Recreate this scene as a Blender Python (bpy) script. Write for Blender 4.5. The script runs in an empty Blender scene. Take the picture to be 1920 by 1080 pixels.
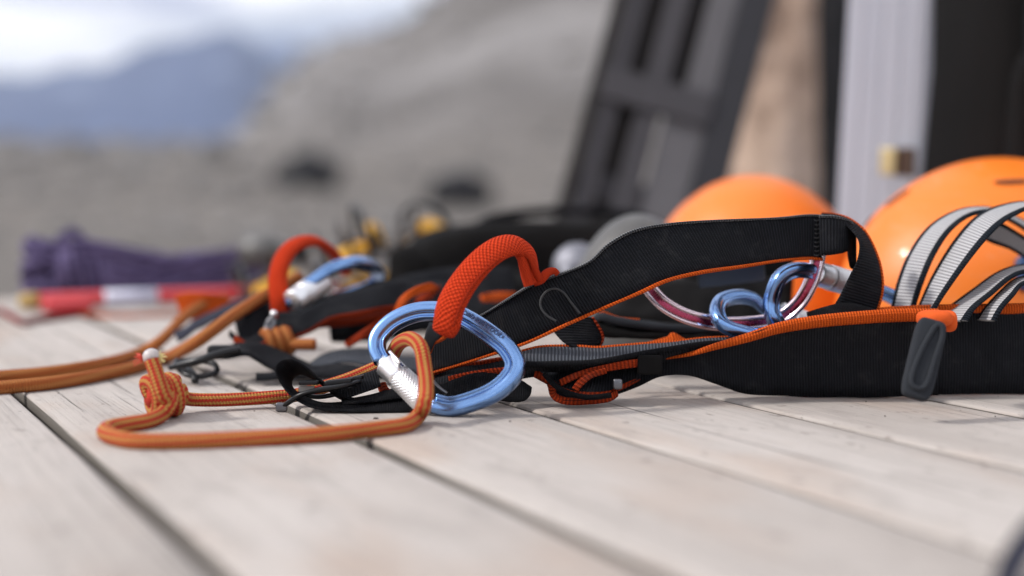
import bpy, math, random
from mathutils import Vector, Matrix, noise, Quaternion
R = math.radians
random.seed(7)
S = bpy.context.scene
COL = S.collection

# ------------------------------------------------------------------ camera
FPX = 2667.0                       # 50 mm on a 36 mm sensor, in pixels of a 1920 wide picture
PITCH = R(4.44)
CAMZ = 0.17
FOCUS = 1.055
cam_d = bpy.data.cameras.new('camera'); cam = bpy.data.objects.new('camera', cam_d); COL.objects.link(cam)
cam.location = (0, 0, CAMZ); cam.rotation_euler = (math.pi/2 - PITCH, 0, 0)
cam_d.lens = 50; cam_d.sensor_width = 36; cam_d.clip_start = 0.02; cam_d.clip_end = 20000
cam_d.dof.use_dof = True; cam_d.dof.focus_distance = FOCUS; cam_d.dof.aperture_fstop = 1.85
S.camera = cam
S.view_settings.view_transform = 'Standard'; S.view_settings.look = 'None'
S.view_settings.gamma = 1; S.view_settings.use_curve_mapping = False
S.view_settings.exposure = 0.27

# ------------------------------------------------------------------ light
SUN = Vector((-0.80, -0.16, 0.66)).normalized()
sun_d = bpy.data.lights.new('sun', 'SUN'); sun = bpy.data.objects.new('sun', sun_d); COL.objects.link(sun)
sun_d.energy = 2.8; sun_d.angle = R(5); sun_d.color = (1.0, 0.965, 0.92)
sun.rotation_euler = SUN.to_track_quat('Z', 'Y').to_euler(); sun.location = (-3, 2, 5)

world = bpy.data.worlds.new('World'); S.world = world; world.use_nodes = True
wn = world.node_tree.nodes; wl = world.node_tree.links; wn.clear()
def wnode(t, **kw):
    n = wn.new(t)
    for k, v in kw.items(): setattr(n, k, v)
    return n
wo = wnode('ShaderNodeOutputWorld'); bg = wnode('ShaderNodeBackground'); bg.inputs['Strength'].default_value = 0.1
sky = wnode('ShaderNodeTexSky', sky_type='NISHITA', sun_disc=False)
sky.sun_elevation = math.asin(SUN.z); sky.sun_rotation = math.atan2(SUN.x, SUN.y)
sky.altitude = 300; sky.air_density = 1.0; sky.dust_density = 1.5
tc = wnode('ShaderNodeTexCoord'); mp = wnode('ShaderNodeMapping'); mp.inputs['Scale'].default_value = (1.0, 1.0, 4.5)
mp.inputs['Location'].default_value = (0.35, 0.1, 0.12)
cn = wnode('ShaderNodeTexNoise'); cn.inputs['Scale'].default_value = 2.2; cn.inputs['Detail'].default_value = 4; cn.inputs['Roughness'].default_value = 0.5
cr = wnode('ShaderNodeValToRGB'); cr.color_ramp.elements[0].position = 0.36; cr.color_ramp.elements[1].position = 0.52
cr.color_ramp.elements[0].color = (0.10, 0.10, 0.10, 1); cr.color_ramp.elements[1].color = (1, 1, 1, 1)
mx = wnode('ShaderNodeMix', data_type='RGBA'); mx.inputs[7].default_value = (12.6, 12.3, 12.2, 1)
mp2 = wnode('ShaderNodeMapping'); mp2.inputs['Scale'].default_value = (1.0, 1.0, 3.2); mp2.inputs['Location'].default_value = (1.39, 0.6, 3.61)
c2 = wnode('ShaderNodeTexNoise'); c2.inputs['Scale'].default_value = 5.5; c2.inputs['Detail'].default_value = 3; c2.inputs['Roughness'].default_value = 0.45
cr2 = wnode('ShaderNodeValToRGB'); cr2.color_ramp.elements[0].position = 0.40; cr2.color_ramp.elements[1].position = 0.53
cr2.color_ramp.elements[0].color = (6.0, 6.3, 7.9, 1); cr2.color_ramp.elements[1].color = (15.0, 14.7, 14.6, 1)
wl.new(tc.outputs['Generated'], mp2.inputs['Vector']); wl.new(mp2.outputs[0], c2.inputs['Vector']); wl.new(c2.outputs['Fac'], cr2.inputs[0]); wl.new(cr2.outputs[0], mx.inputs[7])
wl.new(tc.outputs['Generated'], mp.inputs['Vector']); wl.new(mp.outputs[0], cn.inputs['Vector'])
wl.new(cn.outputs['Fac'], cr.inputs[0]); wl.new(cr.outputs[0], mx.inputs[0]); wl.new(sky.outputs[0], mx.inputs[6])
wl.new(mx.outputs[2], bg.inputs['Color']); wl.new(bg.outputs[0], wo.inputs[0])

# ------------------------------------------------------------------ picture -> place helpers
CAM = Vector((0, 0, CAMZ)); FW = Vector((0, math.cos(PITCH), -math.sin(PITCH)))
UP = Vector((0, math.sin(PITCH), math.cos(PITCH))); RT = Vector((1, 0, 0))
def ray(px, py): return FW + RT*((px-960)/FPX) + UP*((540-py)/FPX)
def P(px, py, d): return CAM + ray(px, py)*d
def G(px, py, z=0.0):
    r = ray(px, py); return CAM + r*((z-CAMZ)/r.z)
def onplane(px, py, p0, n):
    r = ray(px, py); return CAM + r*((p0-CAM).dot(n)/r.dot(n))
def PL(lst): return [P(*q) for q in lst]

# ------------------------------------------------------------------ materials
class MT:
    def __init__(s, name):
        s.m = bpy.data.materials.new(name); s.m.use_nodes = True
        s.n = s.m.node_tree.nodes; s.l = s.m.node_tree.links
        s.b = s.n['Principled BSDF']
    def node(s, t, **kw):
        n = s.n.new(t)
        for k, v in kw.items(): setattr(n, k, v)
        return n
    def put(s, sock, v):
        if isinstance(v, bpy.types.NodeSocket): s.l.new(v, sock)
        else: sock.default_value = v
    def math(s, op, a, b=0.0, c=None):
        n = s.node('ShaderNodeMath', operation=op); s.put(n.inputs[0], a); s.put(n.inputs[1], b)
        if c is not None: s.put(n.inputs[2], c)
        return n.outputs[0]
    def uv(s):
        t = s.node('ShaderNodeUVMap'); t.uv_map = 'UVMap'
        x = s.node('ShaderNodeSeparateXYZ'); s.l.new(t.outputs[0], x.inputs[0]); return x.outputs[0], x.outputs[1]
    def obj(s, scale=(1,1,1), randomize=False, rot=0):
        t = s.node('ShaderNodeTexCoord'); mp = s.node('ShaderNodeMapping'); mp.inputs['Scale'].default_value = scale
        mp.inputs['Rotation'].default_value = (0, 0, rot)
        s.l.new(t.outputs['Object'], mp.inputs['Vector'])
        if randomize:
            oi = s.node('ShaderNodeObjectInfo'); mm = s.math('MULTIPLY', oi.outputs['Random'], 37.0)
            cx = s.node('ShaderNodeCombineXYZ'); s.l.new(mm, cx.inputs[0]); s.l.new(mm, cx.inputs[1]); s.l.new(mm, cx.inputs[2])
            s.l.new(cx.outputs[0], mp.inputs['Location'])
        return mp.outputs[0]
    def noise(s, vec, scale, detail=4, rough=0.55, dist=0.0):
        n = s.node('ShaderNodeTexNoise'); n.inputs['Scale'].default_value = scale; n.inputs['Detail'].default_value = detail
        n.inputs['Roughness'].default_value = rough; n.inputs['Distortion'].default_value = dist
        if vec is not None: s.l.new(vec, n.inputs['Vector'])
        return n.outputs['Fac']
    def ramp(s, fac, stops):
        r = s.node('ShaderNodeValToRGB'); s.put(r.inputs[0], fac); e = r.color_ramp.elements
        while len(e) < len(stops): e.new(0.5)
        for i, (p, c) in enumerate(stops):
            e[i].position = p; e[i].color = (c[0], c[1], c[2], 1)
        return r.outputs[0]
    def mix(s, f, a, b, mode='MIX'):
        n = s.node('ShaderNodeMix', data_type='RGBA', blend_type=mode)
        s.put(n.inputs[0], f)
        s.put(n.inputs[6], a if not isinstance(a, tuple) else (*a[:3], 1)); s.put(n.inputs[7], b if not isinstance(b, tuple) else (*b[:3], 1))
        return n.outputs[2]
    def bump(s, h, dist=0.001, strength=1.0, prev=None):
        n = s.node('ShaderNodeBump'); n.inputs['Distance'].default_value = dist; n.inputs['Strength'].default_value = strength
        s.l.new(h, n.inputs['Height'])
        if prev is not None: s.l.new(prev, n.inputs['Normal'])
        return n.outputs[0]
    def fin(s, color=None, rough=0.5, metal=0.0, normal=None, sheen=0.0, coat=0.0, spec=None):
        if color is not None: s.put(s.b.inputs['Base Color'], color if not isinstance(color, tuple) else (*color[:3], 1))
        s.put(s.b.inputs['Roughness'], rough); s.b.inputs['Metallic'].default_value = metal
        if normal is not None: s.l.new(normal, s.b.inputs['Normal'])
        s.b.inputs['Sheen Weight'].default_value = sheen; s.b.inputs['Coat Weight'].default_value = coat
        if spec is not None: s.b.inputs['Specular IOR Level'].default_value = spec
        return s.m

def rib_sig(m, pitch):
    u, v = m.uv(); a = m.math('MULTIPLY', u, 2*math.pi/pitch)
    return m.math('MULTIPLY_ADD', m.math('SINE', a), 0.5, 0.5), u, v
def webbing(name, c0, c1, pitch=0.0022, sheen=0.0, depth=0.0006, fuzz=0.0):
    m = MT(name); s, u, v = rib_sig(m, pitch)
    w = m.math('MULTIPLY', m.math('SINE', m.math('MULTIPLY', v, 2*math.pi/0.0012)), 0.2)
    h = m.math('ADD', s, w)
    n = m.noise(m.obj(), 60, 3); n2 = m.noise(m.obj(), 1800, 2)
    col = m.mix(s, c0, c1)
    col = m.mix(m.math('MULTIPLY', n, 0.55), col, tuple(x*0.6 for x in c0))
    du = m.noise(m.obj((1, 1, 1.6)), 38, 5, 0.7, 0.5)
    col = m.mix(m.ramp(du, [(0.54, (0, 0, 0)), (0.74, (.08, .08, .08))]), col, (0.20, 0.19, 0.18))
    return m.fin(col, 0.85, 0, m.bump(m.math('ADD', h, m.math('MULTIPLY', n2, 0.3)), depth, 0.9), sheen=sheen, spec=0.12)
BLACK = (0.006, 0.0064, 0.008); BLACK2 = (0.021, 0.022, 0.027)
M_black = webbing('black_webbing', BLACK, BLACK2)
M_black_fine = webbing('black_fine_webbing', (0.005, 0.005, 0.006), (0.011, 0.011, 0.014), 0.0013)
M_greyweb = webbing('grey_webbing', (0.030, 0.033, 0.042), (0.12, 0.13, 0.15), 0.0026, depth=0.0009)  # on the front leg strap this grey carries the sky light
M_orange = webbing('orange_edging', (0.50, 0.060, 0.006), (0.92, 0.155, 0.018), 0.0022, depth=0.0012)
M_darkorange = webbing('orange_weave', (0.20, 0.020, 0.005), (0.46, 0.048, 0.008), 0.0030, depth=0.0012)

def sling_mat():
    m = MT('grey_sling_weave'); s, u, v = rib_sig(m, 0.0027)
    col = m.mix(s, (0.18, 0.175, 0.18), (0.50, 0.49, 0.50))
    return m.fin(col, 0.75, 0, m.bump(s, 0.0006, 0.8), sheen=0.1)
M_sling = sling_mat()
M_slingedge = webbing('navy_black_selvage', (0.006, 0.009, 0.014), (0.02, 0.028, 0.04), 0.0024, depth=0.0014)

def knit():
    m = MT('red_padded_knit'); u, v = m.uv(); v = m.math('MULTIPLY', v, 0.052)
    wn_ = m.math('MULTIPLY_ADD', m.noise(m.obj(), 55, 3), 0.0045, -0.00225); u = m.math('ADD', u, wn_); v = m.math('ADD', v, m.math('MULTIPLY', wn_, -0.8))
    k = 2*math.pi/0.0033
    a = m.math('SINE', m.math('MULTIPLY', u, k)); b = m.math('SINE', m.math('MULTIPLY', v, k))
    h = m.math('MULTIPLY_ADD', m.math('MULTIPLY', a, b), 0.5, 0.5)
    n = m.noise(m.obj(), 90, 3)
    col = m.mix(h, (0.38, 0.018, 0.004), (0.80, 0.072, 0.016))
    col = m.mix(m.math('MULTIPLY', n, 0.3), col, (0.5, 0.03, 0.008))
    return m.fin(col, 0.85, 0, m.bump(h, 0.0016, 1.0), spec=0.12)
M_knit = knit()

def rope_mat(name, ca, cb, n=7, twist=7.0):
    m = MT(name); u, v = m.uv()
    tw = m.math('MULTIPLY', u, twist)
    wob = m.math('MULTIPLY', m.math('SINE', m.math('MULTIPLY', u, 2*math.pi/0.0024)), 0.09)
    ph = m.math('ADD', m.math('ADD', m.math('MULTIPLY', v, n), tw), wob)
    fr = m.math('FRACT', ph)
    st = m.math('GREATER_THAN', fr, 0.52)
    ku = m.math('MULTIPLY', u, 2*math.pi/0.0048); kv = m.math('MULTIPLY', v, 2*math.pi*12)
    h = m.math('MULTIPLY', m.math('SINE', m.math('ADD', ku, kv)), m.math('SINE', m.math('SUBTRACT', ku, kv)))
    h = m.math('MULTIPLY_ADD', h, 0.5, 0.5)
    col = m.mix(st, ca, cb)
    col = m.mix(m.math('MULTIPLY', m.math('SUBTRACT', 1.0, h), 0.55), col, tuple(x*0.45 for x in ca))
    return m.fin(col, 0.75, 0, m.bump(h, 0.0009, 1.0), spec=0.15)
M_rope = rope_mat('red_yellow_rope', (0.54, 0.045, 0.026), (0.58, 0.32, 0.08))
M_orope = rope_mat('rust_orange_rope', (0.42, 0.115, 0.03), (0.52, 0.20, 0.06), 4)
M_purple = rope_mat('purple_rope', (0.07, 0.052, 0.125), (0.24, 0.19, 0.36), 3)

def anod(name, col, rough=0.2, coat=0.0):
    m = MT(name); n = m.noise(m.obj(), 700, 3)
    sc = m.noise(m.obj((1, 9, 1)), 260, 4, 0.7)
    r = m.math('MULTIPLY_ADD', sc, 0.16, rough-0.06)
    wr = m.noise(m.obj((1, 7, 2), rot=.6), 420, 3, 0.6)
    col = m.mix(m.ramp(wr, [(0.66, (0, 0, 0)), (0.72, (.55, .55, .55))]), col, (0.62, 0.64, 0.68))
    return m.fin(col, r, 1.0, m.bump(n, 0.00003, 0.4), coat=coat)
M_blue = anod('blue_anodised', (0.18, 0.32, 0.60), 0.22, 0.4)
M_silver = anod('brushed_silver', (0.92, 0.92, 0.93), 0.38)
M_steel = anod('dark_steel', (0.16, 0.16, 0.17), 0.30)
M_bmetal = MT('black_painted_metal').fin((0.006, 0.006, 0.007), 0.32, 0.0, spec=0.35)
M_pinkrim = anod('pale_pink_anodised', (0.84, 0.68, 0.73), 0.22)
M_pink = anod('deep_red_anodised', (0.42, 0.07, 0.13), 0.25)
M_engr = MT('engraved_mark').fin((0.02, 0.03, 0.08), 0.8, 0)
M_stitch = MT('grey_thread').fin((0.035, 0.035, 0.036), 0.8, 0)
M_redplastic = MT('red_paint').fin((0.55, 0.03, 0.035), 0.3, 0, coat=0.3)
M_white = MT('white_sticker').fin((0.62, 0.62, 0.72), 0.5)
M_brass = MT('brass').fin((0.62, 0.50, 0.26), 0.4, 0.5)
M_dkbrown = MT('brown_rust').fin((0.07, 0.035, 0.02), 0.7)
M_yellow = MT('yellow_plastic').fin((0.66, 0.33, 0.006), 0.5)
M_grip = MT('tan_rubber').fin((0.45, 0.30, 0.10), 0.7)

def helm(name, c, c2):
    m = MT(name); n = m.noise(m.obj(), 14, 3); n2 = m.noise(m.obj(), 220, 4, 0.7)
    sp = m.math('GREATER_THAN', n2, 0.68)
    col = m.mix(n, c, c2); col = m.mix(m.math('MULTIPLY', sp, 0.35), col, tuple(x*0.45 for x in c))
    sm = m.noise(m.obj((1, 1, 3)), 30, 5, 0.7, 1.0)
    col = m.mix(m.ramp(sm, [(0.56, (0, 0, 0)), (0.75, (.22, .22, .22))]), col, (0.55, 0.42, 0.32))
    return m.fin(col, m.math('MULTIPLY_ADD', sm, 0.3, 0.30), 0, m.bump(n2, 0.00008, 0.4), coat=0.08)
M_helm = helm('orange_shell', (0.81, 0.172, 0.010), (0.87, 0.21, 0.015))
M_ghelm = helm('grey_shell', (0.07, 0.067, 0.064), (0.10, 0.096, 0.092))
M_ventshade = MT('vent_shade').fin((0.10, 0.03, 0.012), 0.9)  # dark brown stands in for the shade inside the vents
M_foam = MT('black_foam').fin((0.015, 0.015, 0.015), 0.9)
M_clip = MT('navy_plastic').fin((0.015, 0.05, 0.14), 0.4)

def fabric(name, c, c2, sc=900):
    m = MT(name); n = m.noise(m.obj(), 9, 4); n2 = m.noise(m.obj(), sc, 2)
    return m.fin(m.mix(n, c, c2), 0.85, 0, m.bump(n2, 0.0004, 0.5), spec=0.1)
M_bag = fabric('black_nylon', (0.004, 0.004, 0.004), (0.009, 0.008, 0.008))
M_rub = fabric('grey_rubber', (0.018, 0.020, 0.024), (0.036, 0.039, 0.045))
M_navy = fabric('navy_nylon', (0.02, 0.022, 0.034), (0.04, 0.04, 0.055))

def wood():
    m = MT('weathered_wood')
    v = m.obj((1, 1, 1), True)
    def mp(sc):
        q = m.node('ShaderNodeMapping'); q.inputs['Scale'].default_value = sc; m.l.new(v, q.inputs['Vector']); return q.outputs[0]
    broad = m.noise(mp((7, 1.6, 5)), 1.6, 4, 0.55)
    warm = m.noise(mp((5, 2.2, 3)), 2.3, 3, 0.5)
    grain = m.noise(mp((170, 3.2, 60)), 1.4, 6, 0.65, 0.6)
    fine = m.noise(mp((900, 14, 300)), 1.0, 3, 0.7)
    spots = m.noise(mp((30, 17, 20)), 2.6, 3, 0.5)
    col = m.ramp(broad, [(0.25, (0.385, 0.343, 0.312)), (0.5, (0.465, 0.421, 0.388)), (0.75, (0.52, 0.476, 0.442))])
    col = m.mix(m.ramp(warm, [(0.50, (0, 0, 0)), (0.72, (0.8, 0.8, 0.8))]), col, (0.42, 0.335, 0.28))
    g = m.ramp(grain, [(0.34, (0.55, 0.54, 0.53)), (0.50, (1, 1, 1)), (0.8, (1.05, 1.05, 1.05))])
    col = m.mix(0.34, col, g, 'MULTIPLY')
    col = m.mix(m.ramp(fine, [(0.30, (0.5, 0.5, 0.5)), (0.42, (0, 0, 0))]), col, (0.20, 0.19, 0.18))
    col = m.mix(m.ramp(spots, [(0.66, (0, 0, 0)), (0.73, (0.65, 0.65, 0.65))]), col, (0.21, 0.18, 0.16))
    crack = m.noise(mp((240, 2.0, 90)), 1.0, 4, 0.55, 0.2)
    ck = m.ramp(crack, [(0.31, (1, 1, 1)), (0.345, (0, 0, 0))])
    col = m.mix(m.math('MULTIPLY', ck, 0.75), col, (0.085, 0.075, 0.068))
    speck = m.noise(mp((260, 150, 200)), 2.0, 2, 0.5)
    col = m.mix(m.ramp(speck, [(0.70, (0, 0, 0)), (0.735, (.85, .85, .85))]), col, (0.09, 0.08, 0.07))
    stain = m.noise(mp((16, 6, 9)), 2.0, 5, 0.62, 0.8)
    col = m.mix(m.ramp(stain, [(0.54, (0, 0, 0)), (0.70, (.42, .42, .42))]), col, (0.27, 0.24, 0.22))
    h = m.math('SUBTRACT', m.math('ADD', m.math('MULTIPLY', grain, 0.7), m.math('MULTIPLY', fine, 0.35)), ck)
    return m.fin(col, 0.86, 0, m.bump(h, 0.0014, 0.8), spec=0.25)
M_wood = wood()
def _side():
    m = MT('dark_board_side'); g = m.noise(m.obj((60, 4, 40)), 1.5, 4, 0.6)
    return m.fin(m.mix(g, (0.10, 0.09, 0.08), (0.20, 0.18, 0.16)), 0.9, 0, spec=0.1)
M_woodside = _side()  # darker wood on plank sides, keeping the gaps between boards dark
def darkwood(name, a, b, c):
    m = MT(name); v = m.obj((1, 1, 1), True)
    q = m.node('ShaderNodeMapping'); q.inputs['Scale'].default_value = (40, 40, 2); m.l.new(v, q.inputs['Vector'])
    g = m.noise(q.outputs[0], 1.5, 5, 0.6, 0.4); w = m.noise(v, 6, 3)
    col = m.mix(g, a, b); col = m.mix(m.math('MULTIPLY', w, 0.6), col, c)
    return m.fin(col, 0.8, 0, m.bump(g, 0.002, 0.6))
M_slat = darkwood('dark_grey_timber', (0.028, 0.026, 0.030), (0.058, 0.054, 0.060), (0.08, 0.075, 0.082))
M_slatblack = darkwood('black_timber', (0.008, 0.006, 0.005), (0.02, 0.015, 0.012), (0.012, 0.01, 0.01))  # near-black boards for the dark slits of the slatted panel
M_post = darkwood('grey_painted_post', (0.33, 0.34, 0.40), (0.49, 0.49, 0.54), (0.41, 0.42, 0.48))
M_postside = M_post

def rock(name, a, b, c, sc=1.0, bd=0.05, k=0.7):
    m = MT(name); v = m.obj()
    n1 = m.noise(v, 0.9*sc, 5, 0.6); n2 = m.noise(v, 5*sc, 5, 0.65); n3 = m.noise(v, 24*sc, 4, 0.7)
    col = m.ramp(n1, [(0.3, a), (0.52, b), (0.72, c)])
    col = m.mix(m.ramp(n2, [(0.35, (k, k, k)), (0.62, (0, 0, 0))]), col, tuple(x*0.55 for x in a))
    col = m.mix(m.ramp(n3, [(0.55, (0, 0, 0)), (0.75, (0.5, 0.5, 0.5))]), col, tuple(min(1, x*1.35) for x in c))
    return m.fin(col, 0.9, 0, m.bump(m.math('ADD', n2, m.math('MULTIPLY', n3, 0.4)), bd, 0.8))
M_ground = rock('moraine_gravel', (0.25, 0.232, 0.222), (0.30, 0.282, 0.272), (0.35, 0.33, 0.32), 0.12, 0.12, 0.35)
def ground_zones():
    m = MT('moraine_and_scree'); v = m.obj()
    x = m.node('ShaderNodeSeparateXYZ'); m.l.new(v, x.inputs[0])
    n1 = m.noise(v, 0.11, 5, 0.6); n2 = m.noise(v, 0.6, 5, 0.65); n3 = m.noise(v, 3.0, 4, 0.7)
    big = m.noise(m.obj((1, 1, 1.8), rot=.5), 0.035, 4, 0.6, 1.2)
    gr = m.ramp(n1, [(0.3, (0.085, 0.072, 0.061)), (0.52, (0.138, 0.120, 0.104)), (0.72, (0.195, 0.175, 0.158))])
    sc = m.ramp(big, [(0.36, (0.085, 0.076, 0.070)), (0.5, (0.165, 0.153, 0.148)), (0.64, (0.255, 0.243, 0.241))])
    col = m.mix(m.math('MULTIPLY', x.outputs[2], 0.22), gr, sc)
    col = m.mix(m.ramp(n2, [(0.36, (.25, .25, .25)), (0.6, (0, 0, 0))]), col, (0.13, 0.12, 0.11))
    col = m.mix(m.ramp(n3, [(0.55, (0, 0, 0)), (0.75, (.4, .4, .4))]), col, (0.30, 0.285, 0.27))
    return m.fin(col, 0.9, 0, m.bump(n2, 0.15, 0.6))
M_ground = ground_zones()
M_tan = rock('tan_rock', (0.44, 0.30, 0.22), (0.62, 0.46, 0.36), (0.70, 0.55, 0.46), 4, 0.02)
M_drock = rock('dark_rock', (0.012, 0.012, 0.014), (0.020, 0.020, 0.024), (0.03, 0.03, 0.034), 1.2, 0.03)
M_grock = rock('pale_grey_rock', (0.19, 0.178, 0.168), (0.25, 0.236, 0.226), (0.31, 0.296, 0.284), 0.8, 0.04)

# ------------------------------------------------------------------ mesh helpers
def tag(o, label=None, cat=None, group=None, kind=None):
    if label: o['label'] = label
    if cat: o['category'] = cat
    if group: o['group'] = group
    if kind: o['kind'] = kind
    return o
def thing(name, loc, label, cat, group=None):
    o = bpy.data.objects.new(name, None); COL.objects.link(o); o.location = loc; o.empty_display_size = 0.02
    return tag(o, label, cat, group)
def world_loc(o):
    v = Vector((0, 0, 0))
    while o is not None: v = v + o.location; o = o.parent
    return v
def mk(name, verts, faces, mat, parent=None, uvs=None, smooth=True, loc=None):
    """world-space vertices -> one mesh object, its origin at its parent's (or at loc)"""
    base = world_loc(parent) if parent is not None else Vector((0, 0, 0))
    off = Vector(loc) if loc is not None else base
    me = bpy.data.meshes.new(name)
    me.from_pydata([tuple(Vector(v)-off) for v in verts], [], faces)
    if uvs is not None:
        ul = me.uv_layers.new(name='UVMap')
        for poly in me.polygons:
            for li, vi, uv in zip(poly.loop_indices, poly.vertices, uvs[poly.index]): ul.data[li].uv = uv
    if smooth: me.polygons.foreach_set('use_smooth', [True]*len(me.polygons))
    me.update()
    o = bpy.data.objects.new(name, me); COL.objects.link(o); o.data.materials.append(mat)
    if parent is not None: o.parent = parent; o.location = off-base
    else: o.location = off
    return o
def cat_rom(pts, n, closed=False):
    """n samples at even arc length on a Catmull-Rom curve through tuples/vectors"""
    p = [Vector(q) if len(q) == 3 else list(q) for q in pts]
    p = [list(q) for q in p]; D = len(p[0]); k = len(p)
    def ev(i, t):
        if closed: a, b, c, d = p[(i-1) % k], p[i % k], p[(i+1) % k], p[(i+2) % k]
        else: a, b, c, d = p[max(i-1, 0)], p[i], p[min(i+1, k-1)], p[min(i+2, k-1)]
        o = []
        for j in range(D):
            o.append(0.5*((2*b[j])+(-a[j]+c[j])*t+(2*a[j]-5*b[j]+4*c[j]-d[j])*t*t+(-a[j]+3*b[j]-3*c[j]+d[j])*t**3))
        return o
    seg = k if closed else k-1; sub = 16
    dense = [ev(i, j/sub) for i in range(seg) for j in range(sub)] + [ev(seg-1, 1.0)]
    L = [0]
    for a, b in zip(dense, dense[1:]): L.append(L[-1]+math.dist(a[:3], b[:3]))
    out = []; j = 0; m = n if closed else n-1
    for i in range(n):
        s = L[-1]*i/m
        while j < len(L)-2 and L[j+1] < s: j += 1
        f = 0 if L[j+1] == L[j] else (s-L[j])/(L[j+1]-L[j])
        out.append([dense[j][c]+(dense[j+1][c]-dense[j][c])*f for c in range(D)])
    return out
def tube(name, pts, r, mat, parent=None, n=60, seg=14, closed=False, flat=1.0, twist=0.0, cap=True, loc=None, wob=0.0, up=None):
    """pts: 3D, or 4D with radius last; flat squashes the section along the second frame axis"""
    pts = [tuple(q)+((r,) if len(q) == 3 else ()) for q in pts]
    c = cat_rom(pts, n, closed); P3 = [Vector(q[:3]) for q in c]; rr = [q[3] for q in c]
    T = []
    for i in range(n):
        a = P3[(i-1) % n] if closed or i > 0 else P3[0]; b = P3[(i+1) % n] if closed or i < n-1 else P3[-1]
        T.append((b-a).normalized())
    u0 = Vector(up) if up is not None else Vector((0, 0, 1))
    if abs(u0.dot(T[0])) > 0.95: u0 = Vector((1, 0, 0))
    A = [(u0 - T[0]*u0.dot(T[0])).normalized()]
    for i in range(1, n):
        v = A[-1]-T[i]*A[-1].dot(T[i]); A.append(v.normalized())
    verts = []; arc = [0]
    for i in range(1, n): arc.append(arc[-1]+(P3[i]-P3[i-1]).length)
    for i in range(n):
        B = T[i].cross(A[i])
        for k in range(seg):
            th = 2*math.pi*k/seg + twist*i/n
            rad = rr[i]*(1+(wob*noise.noise(P3[i]*60+Vector((k*.7, 0, 0))) if wob else 0))
            verts.append(P3[i]+(A[i]*math.cos(th)*flat+B*math.sin(th))*rad)
    faces = []; uvs = []
    for i in range(n if closed else n-1):
        j = (i+1) % n; ua = arc[i]; ub = arc[j] if j else arc[-1]+(P3[0]-P3[-1]).length
        for k in range(seg):
            l = (k+1) % seg
            faces.append((i*seg+k, i*seg+l, j*seg+l, j*seg+k))
            uvs.append(((ua, k/seg), (ua, (k+1)/seg), (ub, (k+1)/seg), (ub, k/seg)))
    if not closed and cap:
        faces.append(tuple(reversed(range(seg)))); uvs.append(((0, 0),)*seg)
        faces.append(tuple((n-1)*seg+k for k in range(seg))); uvs.append(((arc[-1], 0),)*seg)
    return mk(name, verts, faces, mat, parent, uvs, loc=loc)
def ribbon(name, A, B, th, mat, parent=None, n=90, v0=0.0, v1=1.0, m=7, bulge=0.0, width=None, ripple=0.0, shift=0.0):
    """a strap between two edge curves (3D points, same count), with real thickness"""
    both = cat_rom([tuple(a)+tuple(b) for a, b in zip(A, B)], n)
    ea = [Vector(q[:3]) for q in both]; eb = [Vector(q[3:]) for q in both]
    verts = []; arc = [0]; mid = [(a+b)/2 for a, b in zip(ea, eb)]
    for i in range(1, n): arc.append(arc[-1]+(mid[i]-mid[i-1]).length)
    W = width or sum((a-b).length for a, b in zip(ea, eb))/n
    ring = 2*m
    for i in range(n):
        t = (mid[min(i+1, n-1)]-mid[max(i-1, 0)]); w = eb[i]-ea[i]
        nn = t.cross(w); nn = nn.normalized() if nn.length > 1e-9 else Vector((0, 0, 1))
        if nn.dot(CAM-mid[i]) < 0 and False: nn = -nn
        row = []
        for j in range(m):
            f = j/(m-1); v = v0+(v1-v0)*f; e = math.sin(math.pi*min(max(f, 0.0), 1.0))
            h = th/2*(0.35+0.65*min(1, e*2.2)); c = nn*(bulge*e + shift + (ripple*noise.noise(Vector((arc[i]*40, v*1.5, 3))) if ripple else 0))
            row.append((ea[i]+w*v+c, nn*h))
        verts += [p+h for p, h in row] + [p-h for p, h in reversed(row)]
    faces = []; uvs = []
    def vv(j): j = j % ring; j = j if j < m else ring-1-j; return (v0+(v1-v0)*j/(m-1))*W
    for i in range(n-1):
        for j in range(ring):
            l = (j+1) % ring
            faces.append((i*ring+j, (i+1)*ring+j, (i+1)*ring+l, i*ring+l))
            uvs.append(((arc[i], vv(j)), (arc[i+1], vv(j)), (arc[i+1], vv(l)), (arc[i], vv(l))))
    faces.append(tuple(range(ring))); uvs.append(((0, 0),)*ring)
    faces.append(tuple(reversed(range((n-1)*ring, n*ring)))); uvs.append(((0, 0),)*ring)
    return mk(name, verts, faces, mat, parent, uvs)
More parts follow.
